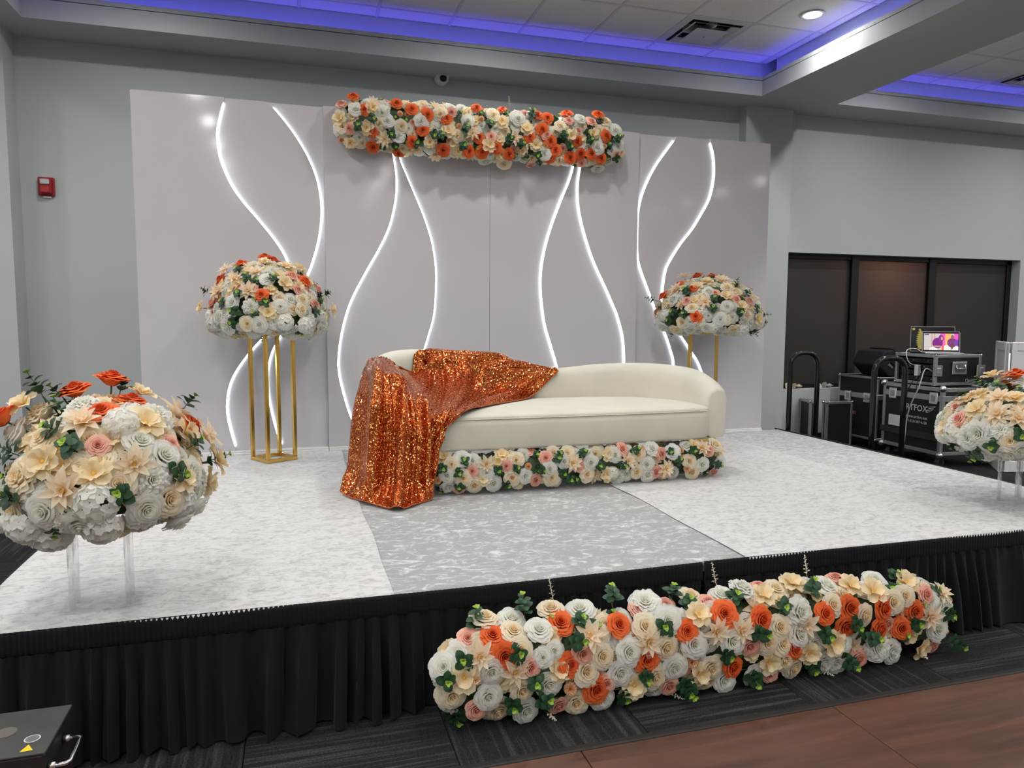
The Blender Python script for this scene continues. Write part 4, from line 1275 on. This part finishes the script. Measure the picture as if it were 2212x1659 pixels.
dome('flower_dome', 'round dome of cream and orange flowers on the clear stand above the black machine', (.385, -2.78, .815), .285, .305, .105, {
 'Ro': '241,824 164,848 282,874 219,896 407,923 7,908', 'Rp*0.8': '211,964 364,964', 'Rw': '43,939 299,958 350,988 101,1100 176,1123 314,1096 381,1119 419,1089 11,1126 407,1022', 'Cw': '183,883 333,906 325,1037',
 'Hw': '262,921 112,1145 64,1130 209,1085 221,1130', 'Rc': '258,1136 101,951 359,1078 258,1048', 'Pc': '95,900 56,1033', 'Dc': '56,880 99,999 206,1027 310,921 393,939 385,1033 437,1040 299,857 458,999',
 'Lc': '144,1059 288,1003 370,902 434,947 179,921', 'S': '262,1070 161,969 41,984 131,936 93,857 138,861 45,1078 370,1018 404,969 437,999 22,992 396,883 258,853'}, 1.7, 3.3, 1.10, 53, GRP)
dome('flower_dome', 'round dome of cream and orange flowers on the clear stand by the flight cases', (4.66, -2.58, .80), .38, .25, .12, {
 'Ro': '2194,812 2172,835', 'Rp': '2075,907', 'Pw': '2095,944 2117,936', 'Rw': '2201,830 2206,968 2177,972 2141,960', 'Cw': '2163,931', 'Dc': '2146,818 2180,820 2093,869 2112,888 2194,866 2115,859',
 'Lc': '2160,866 2160,898 2199,907', 'Rc': '2182,953', 'S': '2086,866 2117,837 2131,845 2122,968 2146,958 2206,939 2160,845'}, 3.0, 5.0, 1.10, 54, GRP)

# ---- stands
def gold_stand(c, side, rz, top, label):
    S_ = empty('gold_stand', (c[0], c[1], ST+.010), rz, label=label, cat='flower stand', group='tall gold frame stands')
    t = .024; h = side/2
    for sx in (-1, 1):
        for sy in (-1, 1):
            e = MB(); e.box(sx*h-t/2, sx*h+t/2, sy*h-t/2, sy*h+t/2, t, top-ST-.01-t, .002); e.build('post', M_gold, S_)
    for z in (0, top-ST-.01-t):
        nm = 'base_rail' if z == 0 else 'top_rail'
        for s_ in (-1, 1):
            e = MB(); e.box(-h-t/2, h+t/2, s_*h-t/2, s_*h+t/2, z, z+t, .002); e.build(nm, M_gold, S_)
            e = MB(); e.box(s_*h-t/2, s_*h+t/2, -h+t/2, h-t/2, z, z+t, .002); e.build(nm, M_gold, S_)
    e = MB(); z = top-ST-.01
    e.box(-h-.02, h+.02, -h-.02, h+.02, z, z+.006, .001); e.build('top_plate', M_gold, S_)
gold_stand((.845, -.285), .20, math.radians(31), 1.30, 'tall gold square frame stand on the white velvet at the fire alarm end')
gold_stand((4.13, -.30), .205, math.radians(-33), 1.30, 'tall gold square frame stand half hidden behind the sofa')
def acrylic_stand(c, sx, sy, rz, top, label):
    S_ = empty('acrylic_stand', (c[0], c[1], ST+.0105), rz, label=label, cat='flower stand', group='clear acrylic rod stands')
    e = MB(); e.box(-sx*.72, sx*.72, -sy*.85, sy*.85, 0, .006, .001); e.build('base_plate', M_acrylp, S_)
    for a in (-1, 1):
        for b_ in (-1, 1):
            e = MB(); e.tube([(a*sx/2, b_*sy/2, .0065), (a*sx/2, b_*sy/2, top-ST-.01)], .0095, 16); e.build('rod', M_acryl, S_, True)
    z = top-ST-.01
    e = MB(); e.box(-sx*.7, sx*.7, -sy*.8, sy*.8, z, z+.006, .001); e.build('top_plate', M_acrylp, S_)
acrylic_stand((.352, -2.775), .165, .085, math.radians(4), .757, 'clear acrylic rod stand under the flowers at the fire alarm end of the stage')
acrylic_stand((4.67, -2.57), .165, .10, math.radians(10), .735, 'clear acrylic rod stand at the stage corner by the handrails')
#==PART4==
# ================================================================== WALL FITTINGS
fa = at(102, 404, 1, WY)
FA = empty('fire_alarm', (fa.x, WY, fa.z), label='red wall fire alarm strobe with clear flash lens', cat='fire alarm')
e = MB(); e.box(-.060, .060, -.035, .0, -.075, .075, .008); e.build('back_plate', M_red, FA)
e = MB(); e.box(-.045, .045, -.062, -.035, -.062, .062, .010); e.build('front_cover', M_red, FA)
e = MB(); e.box(-.034, .034, -.078, -.062, .012, .056, .008); e.build('strobe_lens', mat('strobe_lens', (.8, .8, .82), .12, metal=.7), FA)
e = MB(); e.box(-.032, .032, -.066, -.062, -.050, -.004, .002); e.build('horn_grille', mat('alarm_red_light', (.50, .035, .03), .4), FA)
e = MB(); e.box(-.03, .03, -.02, 0, -.092, -.0755, .003); e.build('bottom_tab', M_white, FA)

sc_ = at(952, 177, 1, WY)
SCM = empty('security_camera', (sc_.x, WY, sc_.z+.02), label='white dome security camera high on the wall above the garland', cat='camera')
e = MB(); e.lathe([(.062, 0), (.062, -.02), (.055, -.03)], 24, axis='y'); e.build('wall_base', M_white, SCM, True)
e = MB(); e.lathe([(.03, .062), (.060, .05), (.062, .0), (.055, -.035), (.03, -.06), (.01, -.068)], 24, (0, -.075, .0)); e.build('housing', M_white, SCM, True)
e = MB()
for t in np.linspace(0, 1, 1): e.lathe([(.034, -.10), (.036, -.118), (.028, -.132), (.01, -.14)], 24, (0, 0, -.018), 'y')
e.build('lens_ball', M_blackp, SCM, True)

# ================================================================== STEPS AND HANDRAILS
STP = empty('stage_steps', (5.32, -.52, 0), label='black stage steps with two looped tube handrails beside the stage end', cat='steps')
for k, (x0_, z0_) in enumerate(((-.20, .28), (.06, .14))):
    e = MB(); e.box(x0_, x0_+.27, -.42, .42, z0_-.03, z0_, .004); e.build('tread', M_black, STP)
for y_ in (-.40, .40):
    e = MB(); e.tube([(-.18, y_, .25), (.31, y_, .0155)], .016, 8); e.build('stringer', M_black, STP, True)
def hoop(y_, xa, xb, top):
    pts = [(xa, y_, .02), (xa, y_, top-.11)]
    for t in np.linspace(PI, PI/2, 7)[1:]: pts.append((xa+.11+.11*math.cos(t), y_, top-.11+.11*math.sin(t)))
    for t in np.linspace(PI/2, 0, 7): pts.append((xb-.11+.11*math.cos(t), y_, top-.11+.11*math.sin(t)))
    pts.append((xb, y_, .02))
    e = MB(); e.tube(pts, .0215, 12); e.build('handrail', M_blackp, STP, True)
hoop(-.44, 5.205-5.32, 5.495-5.32, 1.105)
hoop(.44, 5.13-5.32, 5.415-5.32, 1.105)

# ================================================================== FLIGHT CASES
def flight_case(name, loc, rz, w_, d_, z0, z1, label, lid=None, casters=False, handle=None, open_left=False, latch=(), ball=.024, bar=.028, group='black flight cases with aluminium edges'):
    C_ = empty(name, loc, rz, label=label, cat='flight case', group=group)
    i = .006
    if open_left:
        e = MB()
        e.box(.30, w_-i, i, d_-i, z0+i, z1-i); e.box(i, .30, i, d_-i, z0+i, z0+.02); e.box(i, .30, i, d_-i, z1-.02, z1-i)
        e.box(i, .30, i, .02, z0+i, z1-i); e.box(i, .30, d_-.02, d_-i, z0+i, z1-i)
        e.build('body', M_caseblk, C_)
    else:
        e = MB(); e.box(i, w_-i, i, d_-i, z0+i, z1-i); e.build('body', M_caseblk, C_)
    def ebar(b_): 
        e_ = MB(); e_.box(*b_, .003); e_.build('edge_extrusion', M_alu, C_)
    for x in (0, w_-bar):
        for y in (0, d_-bar): ebar((x, x+bar, y, y+bar, z0, z1))
    for z in (z0, z1-bar):
        for y in (0, d_-bar): ebar((bar, w_-bar, y+.001, y+bar-.001, z, z+bar))
        for x in (0, w_-bar): ebar((x+.001, x+bar-.001, bar, d_-bar, z, z+bar))
    if lid:
        e = MB()
        for (x0_, x1_, y0_, y1_) in ((0, w_, -.002, .012), (0, w_, d_-.012, d_+.002), (-.002, .012, 0, d_), (w_-.012, w_+.002, 0, d_)):
            e.box(x0_, x1_, y0_, y1_, lid-.028, lid+.028, .003)
        e.build('lid_rim', M_alu, C_)
    for x in (.006, w_-.006):
        for y in (.006, d_-.006):
            for z in (z0+.006, z1-.006):
                e = MB()
                e.lathe([(ball*math.sin(t)+.0005, -ball*math.cos(t)) for t in np.linspace(0, PI, 8)], 12, (x, y, z)); e.build('ball_corner', M_chrome, C_, True)
    for (face, u, z) in latch:
        e = MB(); f_ = MB()
        if face == 'x':
            e.box(-.012, 0, u-.05, u+.05, z-.055, z+.055, .006); f_.box(-.02, -.012, u-.022, u+.022, z-.03, z+.03, .004)
        else:
            e.box(u-.05, u+.05, -.012, 0, z-.055, z+.055, .006); f_.box(u-.022, u+.022, -.02, -.012, z-.03, z+.03, .004)
        L_ = e.build('latch', M_chrome, C_); f_.build('latch_lever', M_alu, L_)
    if handle:
        face, u, z = handle
        H_ = MB(); H_.box(u-.085, u+.085, -.008, .002, z-.062, z+.062, .004)
        h_ = H_.build('handle_dish', M_alu, C_)
        e = MB(); e.box(u-.06, u+.06, -.0095, -.008, z-.042, z+.042); e.build('recess', mat('dish_grey', (.22, .22, .22), .4, metal=.6), h_)
        e = MB(); e.tube([(u-.05, -.012, z+.03), (u-.05, -.026, z-.005), (u+.05, -.026, z-.005), (u+.05, -.012, z+.03)], .007, 8); e.build('grip', M_chrome, h_, True)
    if casters:
        for x in (.06, w_-.06):
            for y in (.06, d_-.06):
                e = MB(); e.lathe([(.012, -.018), (.042, -.018), (.046, -.012), (.046, .012), (.042, .018), (.012, .018)], 18, (x, y, .047), 'y')
                k_ = e.build('caster', M_rubber, C_, True)
                e = MB(); e.box(x-.016, x+.016, y-.028, y-.022, .04, z0); e.box(x-.016, x+.016, y+.022, y+.028, .04, z0); e.box(x-.03, x+.03, y-.03, y+.03, z0-.012, z0+.002)
                e.build('caster_fork', M_black, k_)
    return C_
RZ = math.radians(-3)
BIG = flight_case('flight_case', (6.79, -.12, 0), RZ, .56, .76, .12, .76, 'large wheeled flight case printed ARTFOX beneath the rack case', lid=.66, casters=True, latch=(('x', .10, .66), ('x', .62, .66)), ball=.034, bar=.036)
e = MB(); e.box(-.010, .57, -.010, -.001, .255, .315); e.box(-.010, -.001, -.010, .77, .255, .315)
e.build('rubber_bumper', mat('bumper', (.035, .033, .03), .6), BIG)
e = MB(); e.box(-.008, 0, .50, .66, .33, .44, .002); e.build('sticker', M_white, BIG)
def text(body, size, parent, mtx, m, name='lettering', bold=.0, ext=.0008):
    cu = bpy.data.curves.new(name, 'FONT'); cu.body = body; cu.size = size; cu.extrude = ext; cu.offset = bold; cu.resolution_u = 2
    cu.align_x = 'CENTER'
    t_ = bpy.data.objects.new(name, cu); COL.objects.link(t_)
    bpy.context.view_layer.update()
    me = bpy.data.meshes.new_from_object(t_.evaluated_get(bpy.context.evaluated_depsgraph_get()))
    bpy.data.objects.remove(t_, do_unlink=True)
    me.materials.clear(); me.materials.append(m); me.name = name
    o = put(name, me, parent, mtx=mtx)
    return o
M_print = mat('white_print', (.62, .62, .62), .6)
# face of the case that looks along -x: text reads along -y
def on_minus_x(y, z, x=-.001): return Matrix.Translation((x, y, z)) @ Matrix(((0, 0, -1, 0), (-1, 0, 0, 0), (0, 1, 0, 0), (0, 0, 0, 1)))
def on_minus_y(x, z, y=-.001): return Matrix.Translation((x, y, z)) @ Matrix(((1, 0, 0, 0), (0, 0, -1, 0), (0, 1, 0, 0), (0, 0, 0, 1)))
text('ARTFOX', .085, BIG, on_minus_x(.335, .515), M_print, bold=.0012)
text('www.artfox.net', .042, BIG, on_minus_x(.30, .44), M_print)
text('+1-3231307-4128', .036, BIG, on_minus_x(.30, .395), M_print)
e = MB()
for k in range(4):
    e.tube([(-.002, .185-.005*k, .512+.016*k), (-.002, .15, .520+.016*k), (-.002, .105-.012*k, .545+.012*k)], .0028, 5)
e.build('fox_tail_logo', M_print, BIG)

rk = at(2018, 834, 2, .765)
RACK = flight_case('rack_case', (rk.x, rk.y, 0), RZ, .54, .52, .765, 1.065, 'open rack case full of cables carrying the laptops', open_left=True, handle=('y', .28, .935), latch=(('y', .03, .91), ('y', .53, .91)), ball=.012, bar=.030)
for k, z in enumerate((.80, .855, .915, .975)):
    e = MB(); e.box(.035, .29, .04, .48, z, z+.046, .002); R_k = e.build('rack_unit', M_black, RACK)
    for q in range(9):
        f_ = MB(); f_.lathe([(.006, .022), (.008, .036), (.005, .036)], 8, (0, .07+q*.046, z+.024), 'x'); 
        f_.build('knob', M_alu if (q+k) % 4 == 0 else M_rubber, R_k, True)
text('ODYSSEY', .028, RACK, on_minus_y(.44, .80), M_print)
e = MB(); e.tube([(.375+.017*math.cos(t), -.002, .812+.017*math.sin(t)) for t in np.linspace(0, 2*PI, 20)[:-1]], .002, 5, closed=True); e.build('ring_logo', M_print, RACK)

tc0 = at(1896, 948, 2, .11)
TALL = flight_case('flight_case', (6.90, .79, 0), math.radians(0), .62, .58, .11, .79, 'tall flight case with butterfly latches under the wedge monitor', lid=.575, casters=True, latch=(('x', .14, .56), ('x', .42, .56)), ball=.016, bar=.024)
e = MB(); e.box(-.008, 0, .29, .37, .36, .40, .001); e.build('maker_badge', mat('badge_red', (.35, .05, .05), .5), TALL)
text('ProX', .035, TALL, on_minus_x(.345, .368, -.009), M_print)

for (px_, lx, ly, rz_, lean, ww, hh, lab) in ((1794, 6.50, 1.07, -.02, 0.0, .34, .50, 'small black case lid with bright ball corners leaning beside the tall case'),
                                   (1753, 6.46, 1.186, 1.25, 0.0, .30, .50, 'thin black case lid propped edge-on against the wall under the window')):
    C2 = flight_case('case_lid', (lx, ly, .0095), rz_, ww, .07, 0, hh, lab, ball=.016, bar=.028)
    C2.rotation_euler = (lean, 0, rz_)

# wedge stage monitor
wm = Vector((7.08, .84, .790))
WM = empty('stage_monitor', wm, math.radians(-4), label='black wedge stage monitor speaker on top of the tall case', cat='speaker')
sec = [(0, 0), (.20, 0), (.26, .13), (.05, .29), (-.06, .27), (-.13, .13)]
e = MB()
vs_ = [(x, y, z) for y in (0, .42) for x, z in sec]; n = len(sec)
e.add(vs_, [(k, (k+1) % n, n+(k+1) % n, n+k) for k in range(n)]+[tuple(range(n))[::-1], tuple(range(n, 2*n))])
o = e.build('cabinet', M_blackm, WM); recalc(o.data)
bv = o.modifiers.new('bevel', 'BEVEL'); bv.width = .014; bv.segments = 2
for k, (x, z) in enumerate(((.02, .115), (.115, .175))):
    e = MB(); e.box(-.014, .014, -.006, .002, -.034, .034, .003)
    o = e.build('handle_slot', mat('slot_grey', (.17, .17, .17), .5), WM); o.location = (x, 0, z); o.rotation_euler = (0, -.9, 0)
    e = MB(); e.box(-.016, .016, -.004, .002, -.042, .042, .003)
    o = e.build('slot_recess', M_blackp, WM); o.location = (x+.022, 0, z+.016); o.rotation_euler = (0, -.9, 0)
e = MB(); e.add([(.262, .03, .145), (.262, .39, .145), (.062, .39, .297), (.062, .03, .297)], [(0, 1, 2, 3)]); o = e.build('grille', M_rubber, WM)
so_ = o.modifiers.new('t', 'SOLIDIFY'); so_.thickness = .008; so_.offset = 1

# laptops
def screen_mat():
    m = bpy.data.materials.new('video_screen'); m.use_nodes = True
    nt = m.node_tree; nt.nodes.remove(nt.nodes['Principled BSDF']); out = nt.nodes['Material Output']
    tc = nt.nodes.new('ShaderNodeTexCoord'); sp = nt.nodes.new('ShaderNodeSeparateXYZ')
    nt.links.new(tc.outputs['Generated'], sp.inputs[0])
    def mth(op, a, b_=None):
        n_ = nt.nodes.new('ShaderNodeMath'); n_.operation = op
        for k, q in enumerate((a, b_)):
            if q is None: continue
            if isinstance(q, (int, float)): n_.inputs[k].default_value = q
            else: nt.links.new(q, n_.inputs[k])
        return n_.outputs[0]
    X, Z = sp.outputs[0], sp.outputs[2]
    col = None
    def layer(mask, c):
        nonlocal col
        mx = nt.nodes.new('ShaderNodeMix'); mx.data_type = 'RGBA'
        nt.links.new(mask, mx.inputs[0])
        if isinstance(col, tuple): mx.inputs[6].default_value = (*col, 1)
        else: nt.links.new(col, mx.inputs[6])
        mx.inputs[7].default_value = (*c, 1); col = mx.outputs[2]
    def ell(cx, cz, rx, rz_):
        a = mth('DIVIDE', mth('SUBTRACT', X, cx), rx); b_ = mth('DIVIDE', mth('SUBTRACT', Z, cz), rz_)
        return mth('LESS_THAN', mth('ADD', mth('MULTIPLY', a, a), mth('MULTIPLY', b_, b_)), 1.0)
    def rect(x0_, x1_, z0_, z1_):
        return mth('MULTIPLY', mth('MULTIPLY', mth('GREATER_THAN', X, x0_), mth('LESS_THAN', X, x1_)), mth('MULTIPLY', mth('GREATER_THAN', Z, z0_), mth('LESS_THAN', Z, z1_)))
    col = (.55, .50, .48)
    layer(rect(.22, .25, 0, 1), (.55, .30, .25)); layer(rect(.30, .33, 0, 1), (.55, .30, .25))
    layer(rect(.48, .62, .2, 1), (.80, .12, .45)); layer(rect(.62, .78, .2, 1), (.80, .42, .15)); layer(rect(.88, 1, .2, 1), (.80, .10, .50))
    layer(rect(.02, .15, .9, .97), (.10, .05, .20))
    layer(ell(.28, .03, .12, .16), (.78, .75, .72)); layer(ell(.66, .08, .12, .22), (.78, .76, .74)); layer(ell(.92, .08, .12, .18), (.80, .78, .76))
    layer(ell(.40, .42, .15, .32), (.20, .03, .22)); layer(ell(.50, .70, .075, .22), (.22, .04, .25)); layer(ell(.525, .70, .03, .10), (.55, .33, .25))
    layer(rect(.52, .58, .0, .25), (.80, .12, .03)); layer(ell(.40, .22, .13, .05), (.50, .28, .20))
    layer(ell(.82, .45, .14, .28), (.20, .05, .18)); layer(ell(.83, .80, .05, .12), (.30, .15, .12)); layer(ell(.82, .25, .03, .2), (.14, .07, .05)); layer(ell(.97, .45, .1, .2), (.20, .06, .35))
    em = nt.nodes.new('ShaderNodeEmission'); em.inputs['Strength'].default_value = 1.15
    nt.links.new(col, em.inputs['Color']); nt.links.new(em.outputs[0], out.inputs['Surface'])
    return m
LZ = 1.066
def laptop(loc, rz_, w_, d_, lid_h, tilt, body_m, lid_m, label, screen=None):
    L_ = empty('laptop', loc, rz_, label=label, cat='laptop')
    e = MB(); e.box(-w_/2, w_/2, -d_, 0, 0, .014, .004); e.build('keyboard_base', body_m, L_)
    e = MB(); e.box(-w_/2, w_/2, -.004, .004, 0, lid_h, .003)
    l_ = e.build('display_lid', lid_m, L_); l_.location = (0, 0, .012); l_.rotation_euler = (tilt, 0, 0)
    e = MB(); e.box(-w_/2+.006, w_/2-.006, -.0052, -.004, .006, lid_h-.006); e.build('bezel', M_blackp, l_)
    if screen:
        e = MB(); e.box(-w_/2+.016, w_/2-.016, -.0060, -.0052, .020, lid_h-.022); e.build('screen', screen, l_)
    return L_, l_
LR = math.radians(-38)
lp = RACK.matrix_basis @ Vector((.308, .262, 0)); lp.z = LZ-.001
laptop(tuple(lp), LR, .335, .215, .212, math.radians(-14), M_alu, M_alu, 'silver laptop on the rack case playing a colourful video', screen_mat())
lp2 = lp+Vector((.155*.616-.055*.788, .155*.788+.055*.616, 0))
L2, lid2 = laptop(tuple(lp2), LR, .40, .09, .255, math.radians(-6), M_black, M_alu, 'larger dark laptop with a gold feather on screen, behind the silver one')
fe = MB()
fpts = [(-.135, .02), (-.06, .02), (-.055, .10), (-.075, .16), (-.10, .21), (-.115, .235)]
for k in range(9): fpts += [(-.122-.028*math.sin(PI*(k+1)/11), .218-.022*k), (-.108-.022*math.sin(PI*(k+1)/11), .206-.022*k)]
fe.add([(x, -.0057, z) for x, z in fpts], [tuple(range(len(fpts)))[::-1]])
fe.build('gold_feather', mat('gold_print', (.30, .24, .06), .5, emit=(.30, .24, .06), estr=.5), lid2)
e = MB(); e.lathe([(.004, -.0056), (.014, -.0058), (.002, -.006)], 12, (-.172, 0, .228), 'y'); e.build('gold_mark', MATS['gold_print'], lid2)

# cables
M_cabw = mat('cable_grey', (.45, .45, .45), .5)
def cable(pts, r, m, label):
    base = Vector(pts[-1]); e = MB()
    e.tube([Vector((q[0], q[1], max(q[2], r*.9)))-base for q in catmull(pts, 60)], r, 6)
    return e.build('cable', m, loc=base, smooth=True, label=label, cat='cable', group='cables by the flight cases')
def pz(u, v, Y): 
    q = at(u, v, 1, Y); return (q.x, q.y, q.z)
def px_(u, v, X):
    q = at(u, v, 0, X); return (q.x, q.y, q.z)
def rl(x, y, z):
    q = RACK.matrix_basis @ Vector((x, y, 0)); return (q.x, q.y, z)
e5 = px_(1953, 955, 6.70)
cable([rl(.034, .06, .90), rl(-.05, .07, .92), px_(1985, 836, 6.73), px_(1962, 890, 6.70), e5, (6.70, e5[1]+.02, .07), (6.68, e5[1]+.08, .006), (6.64, e5[1]+.22, .006)], .006, M_cabw, 'grey cable hanging from the rack case down to the floor')
cable([(6.74, 1.30, .005), (6.66, 1.0, .005), (6.63, .75, .005), (6.68, .50, .005), (6.64, .30, .005)], .005, M_cabw, 'grey cable lying across the carpet by the case wheels')
l1 = lp+Vector((-.165*.788, .165*.616, .008)); 
cable([tuple(l1), tuple(l1+Vector((-.05, .03, .035))), rl(-.030, .33, 1.10), rl(-.050, .31, 1.03), rl(-.020, .30, .97), rl(.034, .29, .95)], .004, M_white, 'thin white cord arching off the silver laptop')
cable([rl(.034, .16, .88), rl(-.05, .17, .84), rl(-.085, .22, .74), rl(-.090, .26, .64), rl(-.088, .27, .56)], .004, M_rubber, 'black cable looping down from the open rack face')
cable([rl(.034, .11, .82), rl(-.06, .11, .83), rl(-.090, .12, .76), rl(-.090, .13, .69)], .004, M_rubber, 'black cable reaching the lid rim of the ARTFOX case')
pa = rl(.016, .235, .90)
e = MB(); e.box(-.022, .022, -.02, .02, -.055, .055, .004); e.build('power_adapter', M_white, loc=pa, rz=RZ, label='small white power adapter hanging in the rack opening', cat='adapter')

# folding screen
def leaf_panel(p0, p1, h, parent, m):
    p0 = Vector(p0); p1 = Vector(p1); d = (p1-p0); L_ = d.length; ang = math.atan2(d.y, d.x)
    e = MB()
    t = .032
    e.box(0, L_, -t/2+.006, t/2-.006, .015, h-.015)
    o = e.build('leaf', m, parent); o.location = p0-parent.location; o.rotation_euler = (0, 0, ang)
    for nm, b_ in (('stile', (0, .055, -t/2, t/2, 0, h)), ('stile', (L_-.055, L_, -t/2, t/2, 0, h)), ('rail', (.055, L_-.055, -t/2, t/2, 0, .10)), ('rail', (.055, L_-.055, -t/2, t/2, h-.08, h)), ('rail', (.055, L_-.055, -t/2, t/2, h*.42, h*.42+.07))):
        f_ = MB(); f_.box(*b_, .004); f_.build(nm, m, o)
s0 = at(2163, 1020, 2, 0.0); s1 = at(2117, 997, 2, 0.0); s2 = at(2235, 1030, 2, 0.0)
FS = empty('folding_screen', (s0.x, s0.y, 0), label='low white folding screen of panelled leaves beside the flight cases', cat='screen')
leaf_panel((s1.x+.02, s1.y-.09, 0), (s0.x-.01, s0.y+.01, 0), 1.20, FS, M_screenwhite)
leaf_panel((s0.x+.02, s0.y, 0), (s0.x+.48, s0.y-.08, 0), 1.20, FS, M_screenwhite)
e = MB(); e.tube([(.005, .0, .1), (.005, .0, 1.1)], .012, 8); e.build('hinge', M_alu, FS, True)

# left-overs on the window sill
sill = empty('sill_flower_scraps', (6.42, WY+.05, WZ0), label='small peach silk flower scraps on the window sill by the pilaster', cat='flowers')
for k in range(3): put('rose', FL['Rc'][k % 3], sill, mtx=Matrix.Translation((k*.07-.05, 0, .03)) @ Matrix.Rotation(1.2+k, 4, 'X') @ Matrix.Scale(.04, 4))
sill = empty('sill_flower_scraps', (6.85, WY+.05, WZ0), label='small ivory silk flower scraps on the window sill beside the tall case', cat='flowers')
for k in range(3): put('rose', FL['Rw'][k % 3], sill, mtx=Matrix.Translation((k*.075-.07, 0, .028)) @ Matrix.Rotation(1.0+k, 4, 'X') @ Matrix.Scale(.042, 4))

# ================================================================== BLACK MACHINE IN THE FOREGROUND
BT = .32
c1 = at(150, 1523, 2, BT); c2 = at(100, 1623, 2, BT)
bx0 = .0; bx1 = c1.x+.003; by0 = c2.y; by1 = c1.y
MC = empty('effects_machine', ((bx0+bx1)/2, (by0+by1)/2, 0), label='black effects machine with a chrome side handle on the floor by the stage skirt', cat='machine')
mo = MC.location
M_top = mat('machine_top', (.055, .055, .055), .55, noise=(12, .18, 8))
e = MB(); e.box(bx0-mo.x, bx1-mo.x, by0-mo.y, by1-mo.y, .045, BT-.006, .006); e.build('body', mat('machine_body', (.018, .015, .013), .5, noise=(20, .3)), MC)
e = MB(); e.box(bx0-.003-mo.x, bx1+.003-mo.x, by0-.003-mo.y, by1+.003-mo.y, BT-.006, BT, .0015); top_o = e.build('top_plate', M_top, MC)
for fx in (bx0+.04, bx1-.04):
    for fy in (by0+.03, by1-.03):
        e = MB(); e.lathe([(.015, .0215 if fy < -3.40 else -.0005), (.018, .047)], 12, (fx-mo.x, fy-mo.y, 0)); e.build('foot', M_rubber, MC, True)
hx = bx1-mo.x
ha, hb = at(166, 1566, 2, BT-.03).y-mo.y, at(146, 1617, 2, BT-.03).y-mo.y
ha, hb = by1-mo.y-.085, by0-mo.y+.020
e = MB(); e.tube([(hx, ha, BT-.05), (hx+.038, ha, BT-.05), (hx+.047, ha-.009, BT-.05), (hx+.047, hb+.009, BT-.05), (hx+.038, hb, BT-.05), (hx, hb, BT-.05)], .0055, 10); hn = e.build('side_handle', M_chrome, MC, True)
for y_ in (ha, hb):
    e = MB(); e.tube([(hx+.002, y_, BT-.05), (hx+.018, y_, BT-.05)], .009, 12); e.build('handle_ferrule', M_chrome, hn, True)
def disc(px_, r0, r1, m, name):
    q = at(px_[0], px_[1], 2, BT); e_ = MB()
    n_ = 28; vs_ = []; 
    for r in (r0, r1):
        vs_ += [(q.x-mo.x+r*math.cos(2*PI*k/n_), q.y-mo.y+r*math.sin(2*PI*k/n_), BT+.0008) for k in range(n_)]
    e_.add(vs_, [(k, (k+1) % n_, n_+(k+1) % n_, n_+k) for k in range(n_)]); e_.build(name, m, top_o if False else MC)
disc((70, 1596), .0155, .0185, M_print, 'white_ring_sticker'); disc((70, 1596), .0, .0150, mat('sticker_grey', (.16, .16, .15), .5), 'sticker_face'); disc((12, 1583), 0, .026, mat('sticker_tan', (.13, .12, .10), .6), 'worn_round_sticker')
tri = [at(u, v, 2, BT) for u, v in ((41, 1626), (71, 1621), (62, 1609))]
e = MB(); e.add([(q.x-mo.x, q.y-mo.y, BT+.0009) for q in tri], [(0, 1, 2)]); e.build('warning_triangle', mat('warning_yellow', (.75, .55, .02), .5), MC)
